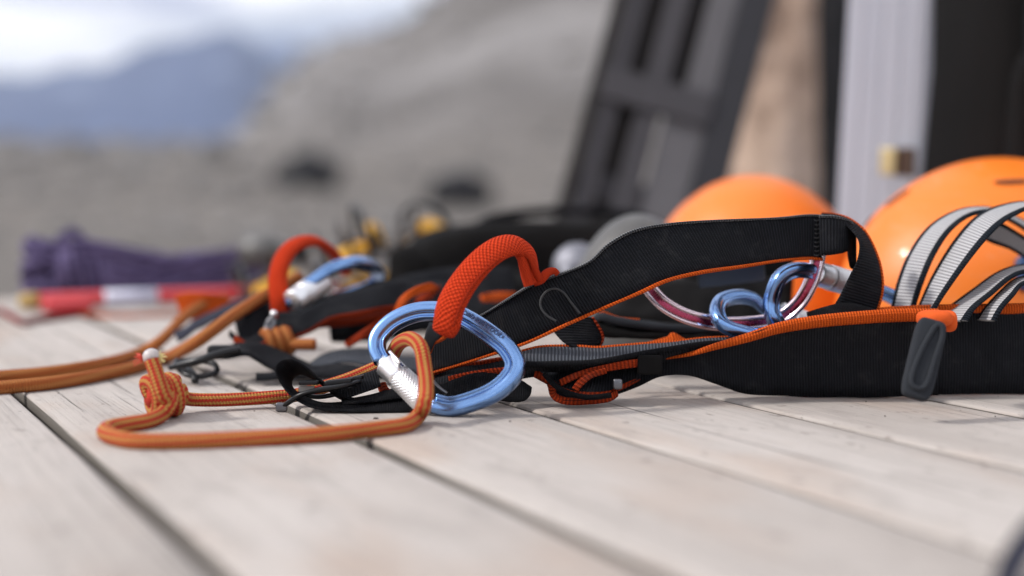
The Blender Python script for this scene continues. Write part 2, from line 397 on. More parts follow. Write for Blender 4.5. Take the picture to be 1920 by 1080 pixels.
def sweep(name, pts, prof, N, mat, parent=None, n=120, closed=True, loc=None):
    """sweep a section (list of (outward, normal) metres, or function of s) along a plane curve with plane normal N"""
    c = [Vector(q[:3]) for q in cat_rom(pts, n, closed)]; N = N.normalized()
    cen = sum(c, Vector())/n; verts = []; arc = [0]; seg = None
    for i in range(1, n): arc.append(arc[-1]+(c[i]-c[i-1]).length)
    for i in range(n):
        a = c[(i-1) % n] if closed or i > 0 else c[0]; b = c[(i+1) % n] if closed or i < n-1 else c[-1]
        t = (b-a).normalized(); o = t.cross(N).normalized()
        if i == 0: sgn = 1 if o.dot(c[0]-cen) > 0 else -1
        pr = prof(i/(n-1)) if callable(prof) else prof; seg = len(pr)
        for (pa, pb) in pr: verts.append(c[i]+o*sgn*pa+N*pb)
    faces = []; uvs = []
    for i in range(n if closed else n-1):
        j = (i+1) % n
        for k in range(seg):
            l = (k+1) % seg
            faces.append((i*seg+k, i*seg+l, j*seg+l, j*seg+k)); ub = arc[j] if j else arc[-1]+.002
            uvs.append(((arc[i], k/seg), (arc[i], (k+1)/seg), (ub, (k+1)/seg), (ub, k/seg)))
    if not closed:
        faces.append(tuple(reversed(range(seg)))); uvs.append(((0, 0),)*seg)
        faces.append(tuple((n-1)*seg+k for k in range(seg))); uvs.append(((0, 0),)*seg)
    return mk(name, verts, faces, mat, parent, uvs, loc=loc)
def rbox(name, c, size, mat, parent=None, ax=(Vector((1, 0, 0)), Vector((0, 1, 0)), Vector((0, 0, 1))), bev=0.15, e=None, seg=10, wr=0.0, wf=8.0, loc=None):
    """rounded box (superellipsoid grid) or, with e given, a softer swollen shape; wr adds wrinkles"""
    e = e or 0.25; verts = []; faces = []; nu = seg*4; nv = seg*2
    f = lambda x, p: math.copysign(abs(x)**p, x)
    for i in range(nv+1):
        ph = -math.pi/2+math.pi*i/nv
        for j in range(nu):
            th = 2*math.pi*j/nu
            x = f(math.cos(ph), e)*f(math.cos(th), e); y = f(math.cos(ph), e)*f(math.sin(th), e); z = f(math.sin(ph), e)
            p = c+ax[0]*x*size[0]/2+ax[1]*y*size[1]/2+ax[2]*z*size[2]/2
            if wr:
                q = p*wf; k = noise.noise(q)+0.5*noise.noise(q*2.3)
                p = p+(p-c).normalized()*wr*k
            verts.append(p)
    for i in range(nv):
        for j in range(nu):
            l = (j+1) % nu; faces.append((i*nu+j, i*nu+l, (i+1)*nu+l, (i+1)*nu+j))
    return mk(name, verts, faces, mat, parent, loc=loc)
def box(name, c, size, mat, parent=None, ax=(Vector((1, 0, 0)), Vector((0, 1, 0)), Vector((0, 0, 1))), b=0.002, loc=None):
    """box with chamfered edges along all 12 edges"""
    hx, hy, hz = size[0]/2, size[1]/2, size[2]/2; b = min(b, hx*.5, hy*.5, hz*.5)
    import bmesh
    bm = bmesh.new(); bmesh.ops.create_cube(bm, size=1)
    for v in bm.verts: v.co = Vector((v.co.x*2*hx, v.co.y*2*hy, v.co.z*2*hz))
    bmesh.ops.bevel(bm, geom=list(bm.edges), offset=b, segments=2, affect='EDGES', profile=0.6)
    verts = [c+ax[0]*v.co.x+ax[1]*v.co.y+ax[2]*v.co.z for v in bm.verts]
    bm.verts.index_update(); faces = [tuple(v.index for v in f.verts) for f in bm.faces]; bm.free()
    return mk(name, verts, faces, mat, parent, smooth=False, loc=loc)
def lathe(name, a, b, prof, mat, parent=None, seg=40, disp=None, loc=None):
    """prof: list of (t along a->b, radius); disp(t, theta) adds to the radius"""
    ax = (b-a); L = ax.length; ax = ax.normalized(); u = Vector((0, 0, 1))
    if abs(u.dot(ax)) > 0.9: u = Vector((1, 0, 0))
    u = (u-ax*u.dot(ax)).normalized(); w = ax.cross(u); verts = []; faces = []
    for (t, r) in prof:
        for k in range(seg):
            th = 2*math.pi*k/seg; rad = r+(disp(t, th) if disp else 0)
            verts.append(a+ax*(L*t)+(u*math.cos(th)+w*math.sin(th))*rad)
    for i in range(len(prof)-1):
        for k in range(seg):
            l = (k+1) % seg; faces.append((i*seg+k, i*seg+l, (i+1)*seg+l, (i+1)*seg+k))
    faces.append(tuple(reversed(range(seg)))); faces.append(tuple((len(prof)-1)*seg+k for k in range(seg)))
    return mk(name, verts, faces, mat, parent, loc=loc)
def sstep(a, b, x):
    t = max(0, min(1, (x-a)/(b-a))); return t*t*(3-2*t)
def interp(tab, x):
    if x <= tab[0][0]: return tab[0][1]
    for (a, va), (b, vb) in zip(tab, tab[1:]):
        if x <= b: f = (x-a)/(b-a); return va+(vb-va)*f
    return tab[-1][1]

# ------------------------------------------------------------------ ground, scree slope, mountains
HILL = [(-.35, 0), (-.22, .004), (-.199, .020), (-.175, .051), (-.158, .072), (-.137, .087), (-.107, .098), (-.078, .102), (-.064, .115), (-.049, .127), (0, .165), (.15, .235), (.36, .29), (.7, .33), (1.6, .25), (4, .1), (8, 0)]
def terrain(x, y):
    r = math.hypot(x, y)
    z = -0.55
    z += noise.noise(Vector((x*.8, y*.8, 1)))*0.05*sstep(2, 6, r)
    z += noise.noise(Vector((x*.12, y*.12, 5)))*0.35*sstep(5, 25, r)
    z += noise.noise(Vector((x*.03, y*.03, 9)))*1.0*sstep(20, 90, r)
    z += 3.9*sstep(12, 150, r)
    if y > 1:
        a = x/y; k = max(0, interp(HILL, a)-.022)/1.05
        z += k*160*sstep(45, 160, r)*(1+0.04*noise.noise(Vector((x*.05, y*.05, 2)))) * (1-0.4*sstep(220, 600, r))
    return z
def build_ground():
    rad = [0.0]; r = 0.6
    while r < 900: rad.append(r); r *= 1.052
    rad.append(1600); rad.append(4000); rad.append(7900); NA = 300
    verts = [Vector((0, 0, -0.55))]; faces = []
    for i, r in enumerate(rad[1:]):
        for k in range(NA):
            th = 2*math.pi*k/NA
            # finer azimuth steps where the slope's crest lies
            x = r*math.sin(th); y = r*math.cos(th)
            verts.append(Vector((x, y, terrain(x, y) if r < 1000 else -2.0)))
    for k in range(NA): faces.append((0, 1+(k+1) % NA, 1+k))
    for i in range(len(rad)-2):
        for k in range(NA):
            l = (k+1) % NA; a = 1+i*NA; b = a+NA; faces.append((a+k, a+l, b+l, b+k))
    faces = [tuple(reversed(f)) for f in faces]
    tag(mk('ground', verts, faces, M_ground), kind='structure')
build_ground()
def on_terrain(px, py, start=3.0):
    d = start
    while d < 400:
        p = P(px, py, d)
        if p.z < terrain(p.x, p.y): return Vector((p.x, p.y, terrain(p.x, p.y)))
        d *= 1.01
    return P(px, py, 60)

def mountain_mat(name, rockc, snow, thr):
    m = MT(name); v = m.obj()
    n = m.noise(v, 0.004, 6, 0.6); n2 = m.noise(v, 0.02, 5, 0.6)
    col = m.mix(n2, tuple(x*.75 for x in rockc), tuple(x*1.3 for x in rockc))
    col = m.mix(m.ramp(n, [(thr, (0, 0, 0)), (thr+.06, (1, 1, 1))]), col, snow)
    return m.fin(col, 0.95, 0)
def ridge(name, prof, dist, depth, foot, mat, seed):
    verts = []; nx = 170; ny = 26; x0, x1 = prof[0][0], prof[-1][0]; faces = []
    for j in range(ny):
        f = j/(ny-1)
        for i in range(nx):
            px = x0+(x1-x0)*i/(nx-1); a = (px-960)/FPX; crest = (333-interp(prof, px))/FPX*dist
            y = dist+depth*(2*f-1); x = a*dist*(1+.1*(2*f-1))
            s = 1-abs(2*f-1)**1.15; z = foot+(crest-foot)*s
            z += noise.noise(Vector((x/260, y/330, seed)))*70*s*(1-s)*3 + noise.noise(Vector((x/70, y/90, seed)))*18*s
            verts.append((x, y, z))
    for j in range(ny-1):
        for i in range(nx-1):
            a = j*nx+i; faces.append((a, a+1, a+nx+1, a+nx))
    tag(mk(name, verts, faces, mat), kind='structure')
M_mt = mountain_mat('hazed_mountain', (0.055, 0.082, 0.17), (0.22, 0.27, 0.40), 0.56)  # blue of the distance haze is partly put into the rock colour
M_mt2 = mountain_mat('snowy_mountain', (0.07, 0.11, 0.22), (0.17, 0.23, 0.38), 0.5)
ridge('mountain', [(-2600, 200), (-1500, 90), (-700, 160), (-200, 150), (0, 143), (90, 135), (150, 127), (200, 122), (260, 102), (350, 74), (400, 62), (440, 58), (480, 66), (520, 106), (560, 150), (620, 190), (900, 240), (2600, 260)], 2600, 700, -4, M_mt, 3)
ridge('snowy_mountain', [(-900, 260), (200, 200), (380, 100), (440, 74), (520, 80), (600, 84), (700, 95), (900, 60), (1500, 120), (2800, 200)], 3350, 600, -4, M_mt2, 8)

# haze: one closed box of pale even air around everything
hz = MT('valley_haze'); hz.n.clear()
pv = hz.node('ShaderNodeVolumePrincipled'); ho = hz.node('ShaderNodeOutputMaterial'); hz.l.new(pv.outputs[0], ho.inputs['Volume'])
pv.inputs['Color'].default_value = (0.74, 0.83, 1.0, 1); pv.inputs['Density'].default_value = 0.00015; pv.inputs['Anisotropy'].default_value = 0.2
def haze():
    x, y0, y1, z0, z1 = 8200, -8200, 8200, -14, 640
    v = [(a, b, c) for a in (-x, x) for b in (y0, y1) for c in (z0, z1)]
    f = [(0, 1, 3, 2), (4, 6, 7, 5), (0, 4, 5, 1), (2, 3, 7, 6), (0, 2, 6, 4), (1, 5, 7, 3)]
    tag(mk('haze', v, f, hz.m, smooth=False), kind='stuff')
haze()

# boulders
def rock_mesh(c, s, seed, nu=12, nv=7):
    verts = []; faces = []
    for i in range(nv+1):
        ph = -math.pi/2+math.pi*i/nv
        for j in range(nu):
            th = 2*math.pi*j/nu; d = Vector((math.cos(ph)*math.cos(th), math.cos(ph)*math.sin(th), math.sin(ph)))
            k = 1+0.45*noise.noise(d*1.3+Vector((seed, 0, 0)))+0.22*noise.noise(d*3.1+Vector((0, seed, 0)))
            verts.append(Vector(c)+Vector((d.x*s[0], d.y*s[1], d.z*s[2]))*k)
    for i in range(nv):
        for j in range(nu):
            l = (j+1) % nu; faces.append((i*nu+j, i*nu+l, (i+1)*nu+l, (i+1)*nu+j))
    return verts, faces
def rubble():
    rnd = random.Random(3); V = []; F = []
    for i in range(1500):
        a = rnd.uniform(-.5, .5); r = 5*(28**rnd.random()); x = a*r; y = r
        s = r*rnd.uniform(.002, .007)*(1+0.6*(rnd.random() < .05)); z = terrain(x, y)
        v, f = rock_mesh((x, y, z+s*.2), (s*rnd.uniform(.8, 1.5), s, s*rnd.uniform(.5, .9)), i*1.7, 7, 4)
        o = len(V); V += v; F += [tuple(q+o for q in g) for g in f]
    tag(mk('scattered_stones', V, F, M_grock, smooth=False), kind='stuff')
rubble()
def boulder(px, py, wpx, hpx, mat, label, seed):
    p = on_terrain(px, py); d = (p-CAM).dot(FW); s = d/FPX
    v, f = rock_mesh(p+Vector((0, 0, hpx*s*.35)), (wpx*s/2, wpx*s*.45, hpx*s*.6), seed, 16, 9)
    tag(mk('boulder', v, f, mat, smooth=False, loc=p), label, 'boulder', 'boulders on the moraine')
boulder(580, 354, 125, 66, M_drock, 'dark boulder at the foot of the scree slope, below the mountains gap', 11.3)
boulder(862, 388, 120, 66, M_drock, 'dark boulder lower on the slope just above the red padded loop', 4.1)
boulder(240, 335, 60, 34, M_grock, 'pale rounded boulder on the far moraine above the purple rope', 7.7)
boulder(395, 305, 80, 50, M_grock, 'pale boulder where the moraine meets the scree slope', 2.4)

# ------------------------------------------------------------------ deck of planks
TH = math.atan2(1380, FPX*1.003)
DIR = Vector((-math.sin(TH), math.cos(TH), 0)); PER = Vector((math.cos(TH), math.sin(TH), 0))
cuts = [G(160, 850).dot(PER), G(680, 825).dot(PER), G(1100, 800).dot(PER), G(1430, 765).dot(PER)]
cut2 = cuts[1]
while cuts[0] > -1.0: cuts.insert(0, cuts[0]-random.uniform(.140, .150))
while cuts[-1] < 2.6: cuts.append(cuts[-1]+random.uniform(.140, .150))
TFAR = G(0, 560).dot(DIR)
deck = thing('deck', (0, 0, 0), None, None); deck['kind'] = 'structure'; del_keys = None
def plank(s0, s1, i):
    rnd = random.Random(i*5+1); g = 0.0048 if s0 < cut2+.02 else 0.0036; s0 += g; s1 -= g*rnd.uniform(.7, 1.3); w = s1-s0
    t0 = -0.9+rnd.uniform(-.05, .05); t1 = TFAR+rnd.uniform(-.006, .006); n = 46; H = 0.028; dz = rnd.uniform(-.0012, .0004); tilt = rnd.uniform(-.004, .004)
    sec = [(0, -H), (0, -.006), (.0003, -.0022), (.0012, -.0006), (.0030, 0), (.2*w, .0002), (.5*w, .0003), (.8*w, .0002), (w-.0030, 0), (w-.0012, -.0006), (w-.0003, -.0022), (w, -.006), (w, -H)]
    org = PER*(s0+w/2); verts = []; m = len(sec)
    for k in range(n):
        t = t0+(t1-t0)*k/(n-1)
        for (a, b) in sec:
            e = 0.0012*noise.noise(Vector((t*9, a*3, i*3.3))) if (a < .01 or a > w-.01) else 0
            zz = b+dz+tilt*(a-w/2)+0.0006*noise.noise(Vector((t*4, a*12, i)))
            verts.append(PER*(s0+a+e)+DIR*t+Vector((0, 0, zz)))
    # local frame: x across, y along, so the grain follows the board
    faces = []
    for k in range(n-1):
        for j in range(m-1): faces.append((k*m+j, k*m+j+1, (k+1)*m+j+1, (k+1)*m+j))
        faces.append((k*m+m-1, k*m, (k+1)*m, (k+1)*m+m-1))
    faces.append(tuple(reversed(range(m)))); faces.append(tuple((n-1)*m+j for j in range(m)))
    me = bpy.data.meshes.new('plank')
    me.from_pydata([(v.dot(PER)-(s0+w/2), v.dot(DIR), v.z) for v in verts], [], faces)
    me.polygons.foreach_set('use_smooth', [True]*len(me.polygons)); me.update()
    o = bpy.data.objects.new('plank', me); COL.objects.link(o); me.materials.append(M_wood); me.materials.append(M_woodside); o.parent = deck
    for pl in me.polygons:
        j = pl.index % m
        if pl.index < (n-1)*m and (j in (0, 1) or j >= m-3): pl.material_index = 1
    o.location = org; o.rotation_euler = (0, 0, TH)
for i, (a, b) in enumerate(zip(cuts, cuts[1:])): plank(a, b, i)
for tt in (-0.6, 0.1, 0.75, 1.4, TFAR-.06):
    c = PER*((cuts[0]+cuts[-1])/2)+DIR*tt+Vector((0, 0, -.030-.06))
    box('joist', c, (cuts[-1]-cuts[0], .045, .12), M_wood, deck, (PER, DIR, Vector((0, 0, 1))), .003)
for tt in (-0.6, TFAR-.06):
    for ss in (cuts[0]+.1, (cuts[0]+cuts[-1])/2, cuts[-1]-.1):
        box('support_post', PER*ss+DIR*tt+Vector((0, 0, -.151-.25)), (.09, .09, .5), M_wood, deck, (PER, DIR, Vector((0, 0, 1))), .003)

# ------------------------------------------------------------------ background things beyond and on the deck
def rot_ax(az, el=0.0, roll=0.0):
    q = Quaternion((0, 0, 1), az) @ Quaternion((1, 0, 0), el) @ Quaternion((0, 1, 0), roll)
    return tuple(q @ Vector(v) for v in ((1, 0, 0), (0, 1, 0), (0, 0, 1)))

# tan rock and dark rock behind the post
def big_rock(c, s, mat, label, seed, nu=30, nv=16):
    v, f = rock_mesh(Vector(c), s, seed, nu, nv)
    tag(mk('boulder', v, f, mat, loc=c), label, 'boulder', 'large rocks beside the deck')
q = P(1440, 150, 3.3); big_rock((q.x, q.y, .15), (.120, .14, .82), M_tan, 'tall tan rock standing behind the deck beside the pale post', 5.5)
q = P(1560, 100, 3.7); big_rock((q.x, q.y, .1), (.16, .13, .95), M_drock, 'dark rock in the narrow gap between the tan rock and the pale post', 9.9)

# leaning slatted timber panel
M_slatdark = darkwood('charcoal_timber', (0.020, 0.020, 0.025), (0.036, 0.035, 0.042), (0.03, 0.03, 0.034))
M_slatlight = darkwood('mid_grey_timber', (0.07, 0.067, 0.072), (0.13, 0.124, 0.132), (0.17, 0.162, 0.17))
def panel():
    d = 2.35; k = d/FPX
    base = P(1195, 420, d); base = Vector((base.x, base.y, 0.0))
    root = thing('slatted_panel', base, 'dark grey slatted timber panel leaning behind the left orange helmet', 'timber panel')
    lean = R(15.5); X = Vector((math.cos(lean), 0, -math.sin(lean))); Z = Vector((math.sin(lean), .18, math.cos(lean))).normalized(); X = (X-Z*X.dot(Z)).normalized(); Y = Z.cross(X)
    ax = (X, Y, Z)
    o = P(1103, 300, d)                        # reference on the panel's left edge
    def at(u, h, w=0): return o+X*(u*k)+Z*(h*k)+Y*w
    bot = -(o.z)/Z.z/k                         # height (px) down to the deck
    H0, H1 = bot+6, 620
    def slat(u0, u1, mat, name='slat', w=0, h0=H0, h1=H1, t=.018):
        box(name, at((u0+u1)/2, (h0+h1)/2, w), ((u1-u0)*k, t, (h1-h0)*k), mat, root, ax, .002)
    slat(-34, -12, M_slatblack, t=.03); slat(-10, 28, M_slat); slat(64, 108, M_slat)
    slat(118, 198, M_slatlight, w=.004, h1=120); slat(142, 198, M_slatlight, w=.004, h0=122)
    slat(200, 262, M_slatdark, 'end_board', .012, t=.05)
    slat(24, 68, M_slatblack, 'dark_batten', .022, t=.012)
    slat(104, 146, M_slatblack, 'dark_batten', .03, h0=160, t=.012)
    for hh in (150, 560, -40):
        box('cross_batten', at(92, hh, -.004 if hh != -40 else .02), (214*k, .026, (62 if hh > 0 else 50)*k), M_slat, root, ax, .002)
panel()

# pale square post with brass catch
def post():
    d = 1.85; k = d/FPX; a = P(1642, 330, d); b = Vector((a.x, a.y, 0))
    root = thing('square_post', b, 'pale grey squared post rising behind the orange helmets', 'post')
    lean = R(2.2); Z = Vector((math.sin(lean), 0, math.cos(lean))); yaw = Quaternion(Z, R(-30))
    X = yaw @ (Vector((1, 0, 0))-Z*Z.x).normalized(); Y = Z.cross(X); c = b+Z*.45
    W = 152*k
    box('timber', c+Y*.03, (W, .085, .9), M_post, root, (X, Y, Z), .003)
    for i in range(4):
        box('ridge', c-X*(W*(.36-.235*i))-Y*.0127, (W*.15, .0012, .9), M_post, root, (X, Y, Z), .0015)
    h = P(1668, 303, d-.06)
    box('catch', h, (.020, .02, .034), M_brass, root, (X, Y, Z), .003)
    box('catch_plate', h+X*.020+Y*.003, (.022, .014, .036), M_dkbrown, root, (X, Y, Z), .002)
post()

# black rucksack at the right
def rucksack():
    d = 1.62; k = d/FPX; b = P(1915, 400, d); b = Vector((b.x+.034, b.y, 0))
    root = thing('rucksack', b, 'tall black rucksack standing behind the large orange helmet', 'rucksack')
    c = b+Vector((0, 0, .29)); ax = rot_ax(R(8), 0, R(3))
    rbox('body', c, (.245, .22, .60), M_bag, root, ax, e=.42, seg=14, wr=.010, wf=13)
    rbox('pocket', c+Vector((-.01, -.115, -.09)), (.17, .05, .24), M_bag, root, ax, e=.4, wr=.006, wf=18)
    rbox('lid', c+Vector((0, -.02, .30)), (.25, .25, .10), M_bag, root, ax, e=.5, wr=.008, wf=16)
    for s in (-1, 1):
        A = [c+Vector((s*.075-.012, -.142, z)) for z in (.30, .15, .0, -.15, -.27)]
        ribbon('strap', A, [p+Vector((.024, 0, 0)) for p in A], .002, M_black, root, n=30)
rucksack()

# low black duffel along the back of the deck
def duffel():
    a = P(1010, 500, 1.86); root = thing('duffel_bag', (a.x, a.y, 0), 'long low black duffel bag lying along the back of the deck', 'duffel bag')
    ax = rot_ax(R(10))
    c = Vector((a.x, a.y, .058))
    rbox('body', c+ax[0]*.03, (.40, .15, .115), M_bag, root, ax, e=.6, seg=14, wr=.012, wf=16)
    rbox('end_pocket', c-ax[0]*.15+Vector((0, 0, -.012)), (.10, .12, .085), M_bag, root, ax, e=.6, wr=.008, wf=20)
    A = [c+ax[0]*x+Vector((0, -.02, z)) for x, z in ((-.09, .045), (-.05, .062), (.03, .070), (.12, .064), (.16, .05))]
    tube('carry_handle', A, .006, M_black, root, n=30)
duffel()
def boots():
    for i, (px, py, d, w, h, l) in enumerate(((940, 500, 1.62, .12, .06, 'small black stuff sack in front of the duffel, behind the red loop'), (760, 545, 1.6, .16, .045, 'flat black pouch lying behind the rear carabiner'))):
        a = P(px, py, d); root = thing('stuff_sack', (a.x, a.y, 0), l, 'pouch')
        rbox('body', Vector((a.x, a.y, h*.5)), (w, .09, h), M_bag, root, rot_ax(R(12-20*i)), e=.6, wr=.007, wf=24)
        tube('drawcord', [Vector((a.x-w*.3, a.y-.047, h*.5)), Vector((a.x-w*.1, a.y-.055, h*.72)), Vector((a.x+w*.15, a.y-.055, h*.62)), Vector((a.x+w*.3, a.y-.048, h*.4))], .0018, M_navy, root, n=20, seg=8)
boots()

# purple rope heap
def purple():
    d = 2.0; k = d/FPX; a = P(285, 540, d); root = thing('rope_coil', (a.x, a.y, 0), 'heaped purple climbing rope coil at the far edge of the deck', 'rope')
    rnd = random.Random(5); ax = (PER, DIR)
    for c_ in range(9):
        pts = []; n = 12; ph = rnd.uniform(0, 6)
        for i in range(n*3):
            th = 2*math.pi*i/n
            hx = .162+rnd.uniform(-.014, .012); x = hx*math.cos(th+ph*0); y = (.034+.010*rnd.random())*math.sin(th)
            top = .026+.012*(c_ % 3)+.014*(x < -.07)*(1+.6*(x < -.11))
            z = .008+(top*(.5+.5*math.sin(th*1.0+ph+i*.37)))+.004*(c_ % 4)
            pts.append(Vector((a.x, a.y, z))+ax[0]*x+ax[1]*y)
        tube('strand', pts, .0052, M_purple, root, n=220, seg=8)
    for j in range(8):
        x = -.132+j*.0105+rnd.uniform(-.002, .002); hh = .040-.002*abs(j-2)
        pts = []
        for i in range(12):
            th = 2*math.pi*i/12; pts.append(Vector((a.x, a.y, hh+.004))+ax[0]*(x+.006*math.sin(th+j))+ax[1]*(.040*math.cos(th))+Vector((0, 0, hh*math.sin(th))))
        tube('wrap', pts, .0056, M_purple, root, n=50, seg=8, closed=True)
    pts = [Vector((a.x, a.y, .05))+ax[0]*(-.12)+Vector((0, 0, z))+ax[0]*x for x, z in ((0, 0), (-.005, .03), (.012, .048), (.03, .03), (.028, 0))]
    tube('end_loop', pts, .0055, M_purple, root, n=40, seg=8)
purple()

# red shaft with white sticker
def shaft():
    a, b = P(62, 578, 1.80), P(520, 556, 1.93); a.z = b.z = .0145
    root = thing('tent_pole', (a.x, a.y, 0), 'red painted metal shaft with white sticker lying at the back of the deck', 'pole')
    b2 = a+(b-a)*1.5
    lathe('tube', a, b2, [(0, .0095), (.005, .0103), (.995, .0103), (1, .0095)], M_redplastic, root, 32)
    lathe('end_cap', a-(b-a)*.055, a+(b-a)*.02, [(0, .005), (.1, .009), (.5, .0112), (1, .0112)], M_grip, root, 24)
    lathe('sticker', a+(b-a)*.275, a+(b-a)*.49, [(0, .0106), (1, .0106)], M_white, root, 32)
    u = (b-a).normalized(); f = Vector((u.y, -u.x, 0))
    for i in range(9):
        p = a+(b-a)*(.30+.019*i)+f*.0102+Vector((0, 0, .002))
        box('print_mark', p, (.0028, .0012, .008), M_mark, root, (u, -f, Vector((0, 0, 1))), .0002)
    g = a+(b-a)*.05-Vector((0, .03, 0)); g.z = .009
    rbox('grip_guard', g+u*.035, (.062, .03, .018), M_redplastic, root, (u, Vector((-u.y, u.x, 0)), Vector((0, 0, 1))), e=.6)
    w = [G(-60, 586), G(0, 590), G(22, 600), G(44, 612), G(70, 606), G(110, 600), G(160, 592)]
    tube('wrist_cord', [p+Vector((0, 0, .004)) for p in w], .0038, M_cordred, root, n=60, seg=8)
    w = [P(150, 594, 1.74), P(210, 597, 1.72), P(290, 594, 1.73), P(370, 585, 1.76)]
    for p in w: p.z = .003
    tube('orange_cord', w, .003, M_orange, root, n=40, seg=8)
M_mark = MT('sticker_print').fin((0.34, 0.32, 0.45), 0.6)
M_cordred = webbing('dark_red_cord', (0.12, 0.008, 0.01), (0.35, 0.02, 0.025), 0.003)
shaft()

# crampons with yellow plastic plates
def crampon(px, py, d, yaw, label, up=0.0):
    b = P(px, py, d); b.z = 0; root = thing('crampon', b, label, 'crampon', 'crampons at the back of the deck')
    ax = rot_ax(yaw, R(16), R(-24)); X, Y, Z = ax
    L = lambda x, y, z: b+X*x+Y*y+Z*(z+up)
    # side rails of front and rear frames, spikes up
    for nm, xa, xb, ww in (('front_frame', -.075, .02, .045), ('rear_frame', .045, .115, .032)):
        pts = [L(xa, -ww*.6, .03), L(xa+.02, -ww, .03), L(xb, -ww*.8, .03), L(xb, ww*.8, .03), L(xa+.02, ww, .03), L(xa, ww*.6, .03)]
        tube(nm, pts, .0045, M_steel, root, n=60, seg=8, closed=True)
        plate = [L((xa+xb)/2, 0, .026)]
        rbox('anti_snow_plate', plate[0], ((xb-xa)*.7, ww*1.1, .022), M_yellow, root, ax, e=.5)
        for k in range(3):
            for s in (-1, 1):
                x = xa+(xb-xa)*(k/2); p0 = L(x, s*ww*.9, .03); p1 = L(x+.004, s*ww*1.02, .072)
                tube('spike', [(*p0, .007), (*(p0+(p1-p0)*.5), .0045), (*p1, .0008)], .004, M_steel, root, n=8, seg=6)
    lathe('link_bar', L(.02, 0, .033), L(.05, 0, .033), [(0, .006), (1, .006)], M_steel, root, 10)
    for xx, hh, rad in ((-.07, .040, .046), (.10, .055, .044)):
        pts = [L(xx, -rad, .03), L(xx+.005, -rad, .03+hh*.5), L(xx+.008, -rad*.6, .03+hh*.92), L(xx+.01, 0, .03+hh), L(xx+.008, rad*.6, .03+hh*.92), L(xx+.005, rad, .03+hh*.5), L(xx, rad, .03)]
        tube('bail', pts, .004, M_bmetal, root, n=50, seg=8)
    rbox('heel_lever', L(.118, 0, .040), (.022, .036, .03), M_yellow, root, ax, e=.4)
crampon(715, 520, 1.98, R(58), 'crampon with bright yellow plates left of the duffel bag', .014)
crampon(575, 530, 1.92, R(20), 'crampon with yellow plates seen through the rear red loop', .012)
def grey_lump(px, py, d, s, mat, name, label, cat):
    b = P(px, py, d); root = thing(name, (b.x, b.y, 0), label, cat); c = Vector((b.x, b.y, max(b.z, s*.4)))
    lathe('body', c-Vector((s*.8, -.01, 0)), c+Vector((s*.8, -.01, 0)), [(0, s*.3), (.05, s*.42), (.6, s*.45), (.7, s*.3), (.8, s*.25), (1, s*.25)], mat, root, 24)
    lathe('cap', c+Vector((s*.8, -.01, 0)), c+Vector((s*1.05, -.013, 0)), [(0, s*.3), (1, s*.28)], M_foam, root, 20)
grey_lump(505, 470, 1.95, .05, M_ghelm, 'gas_canister', 'small pale grey canister behind the rear red loop', 'canister')

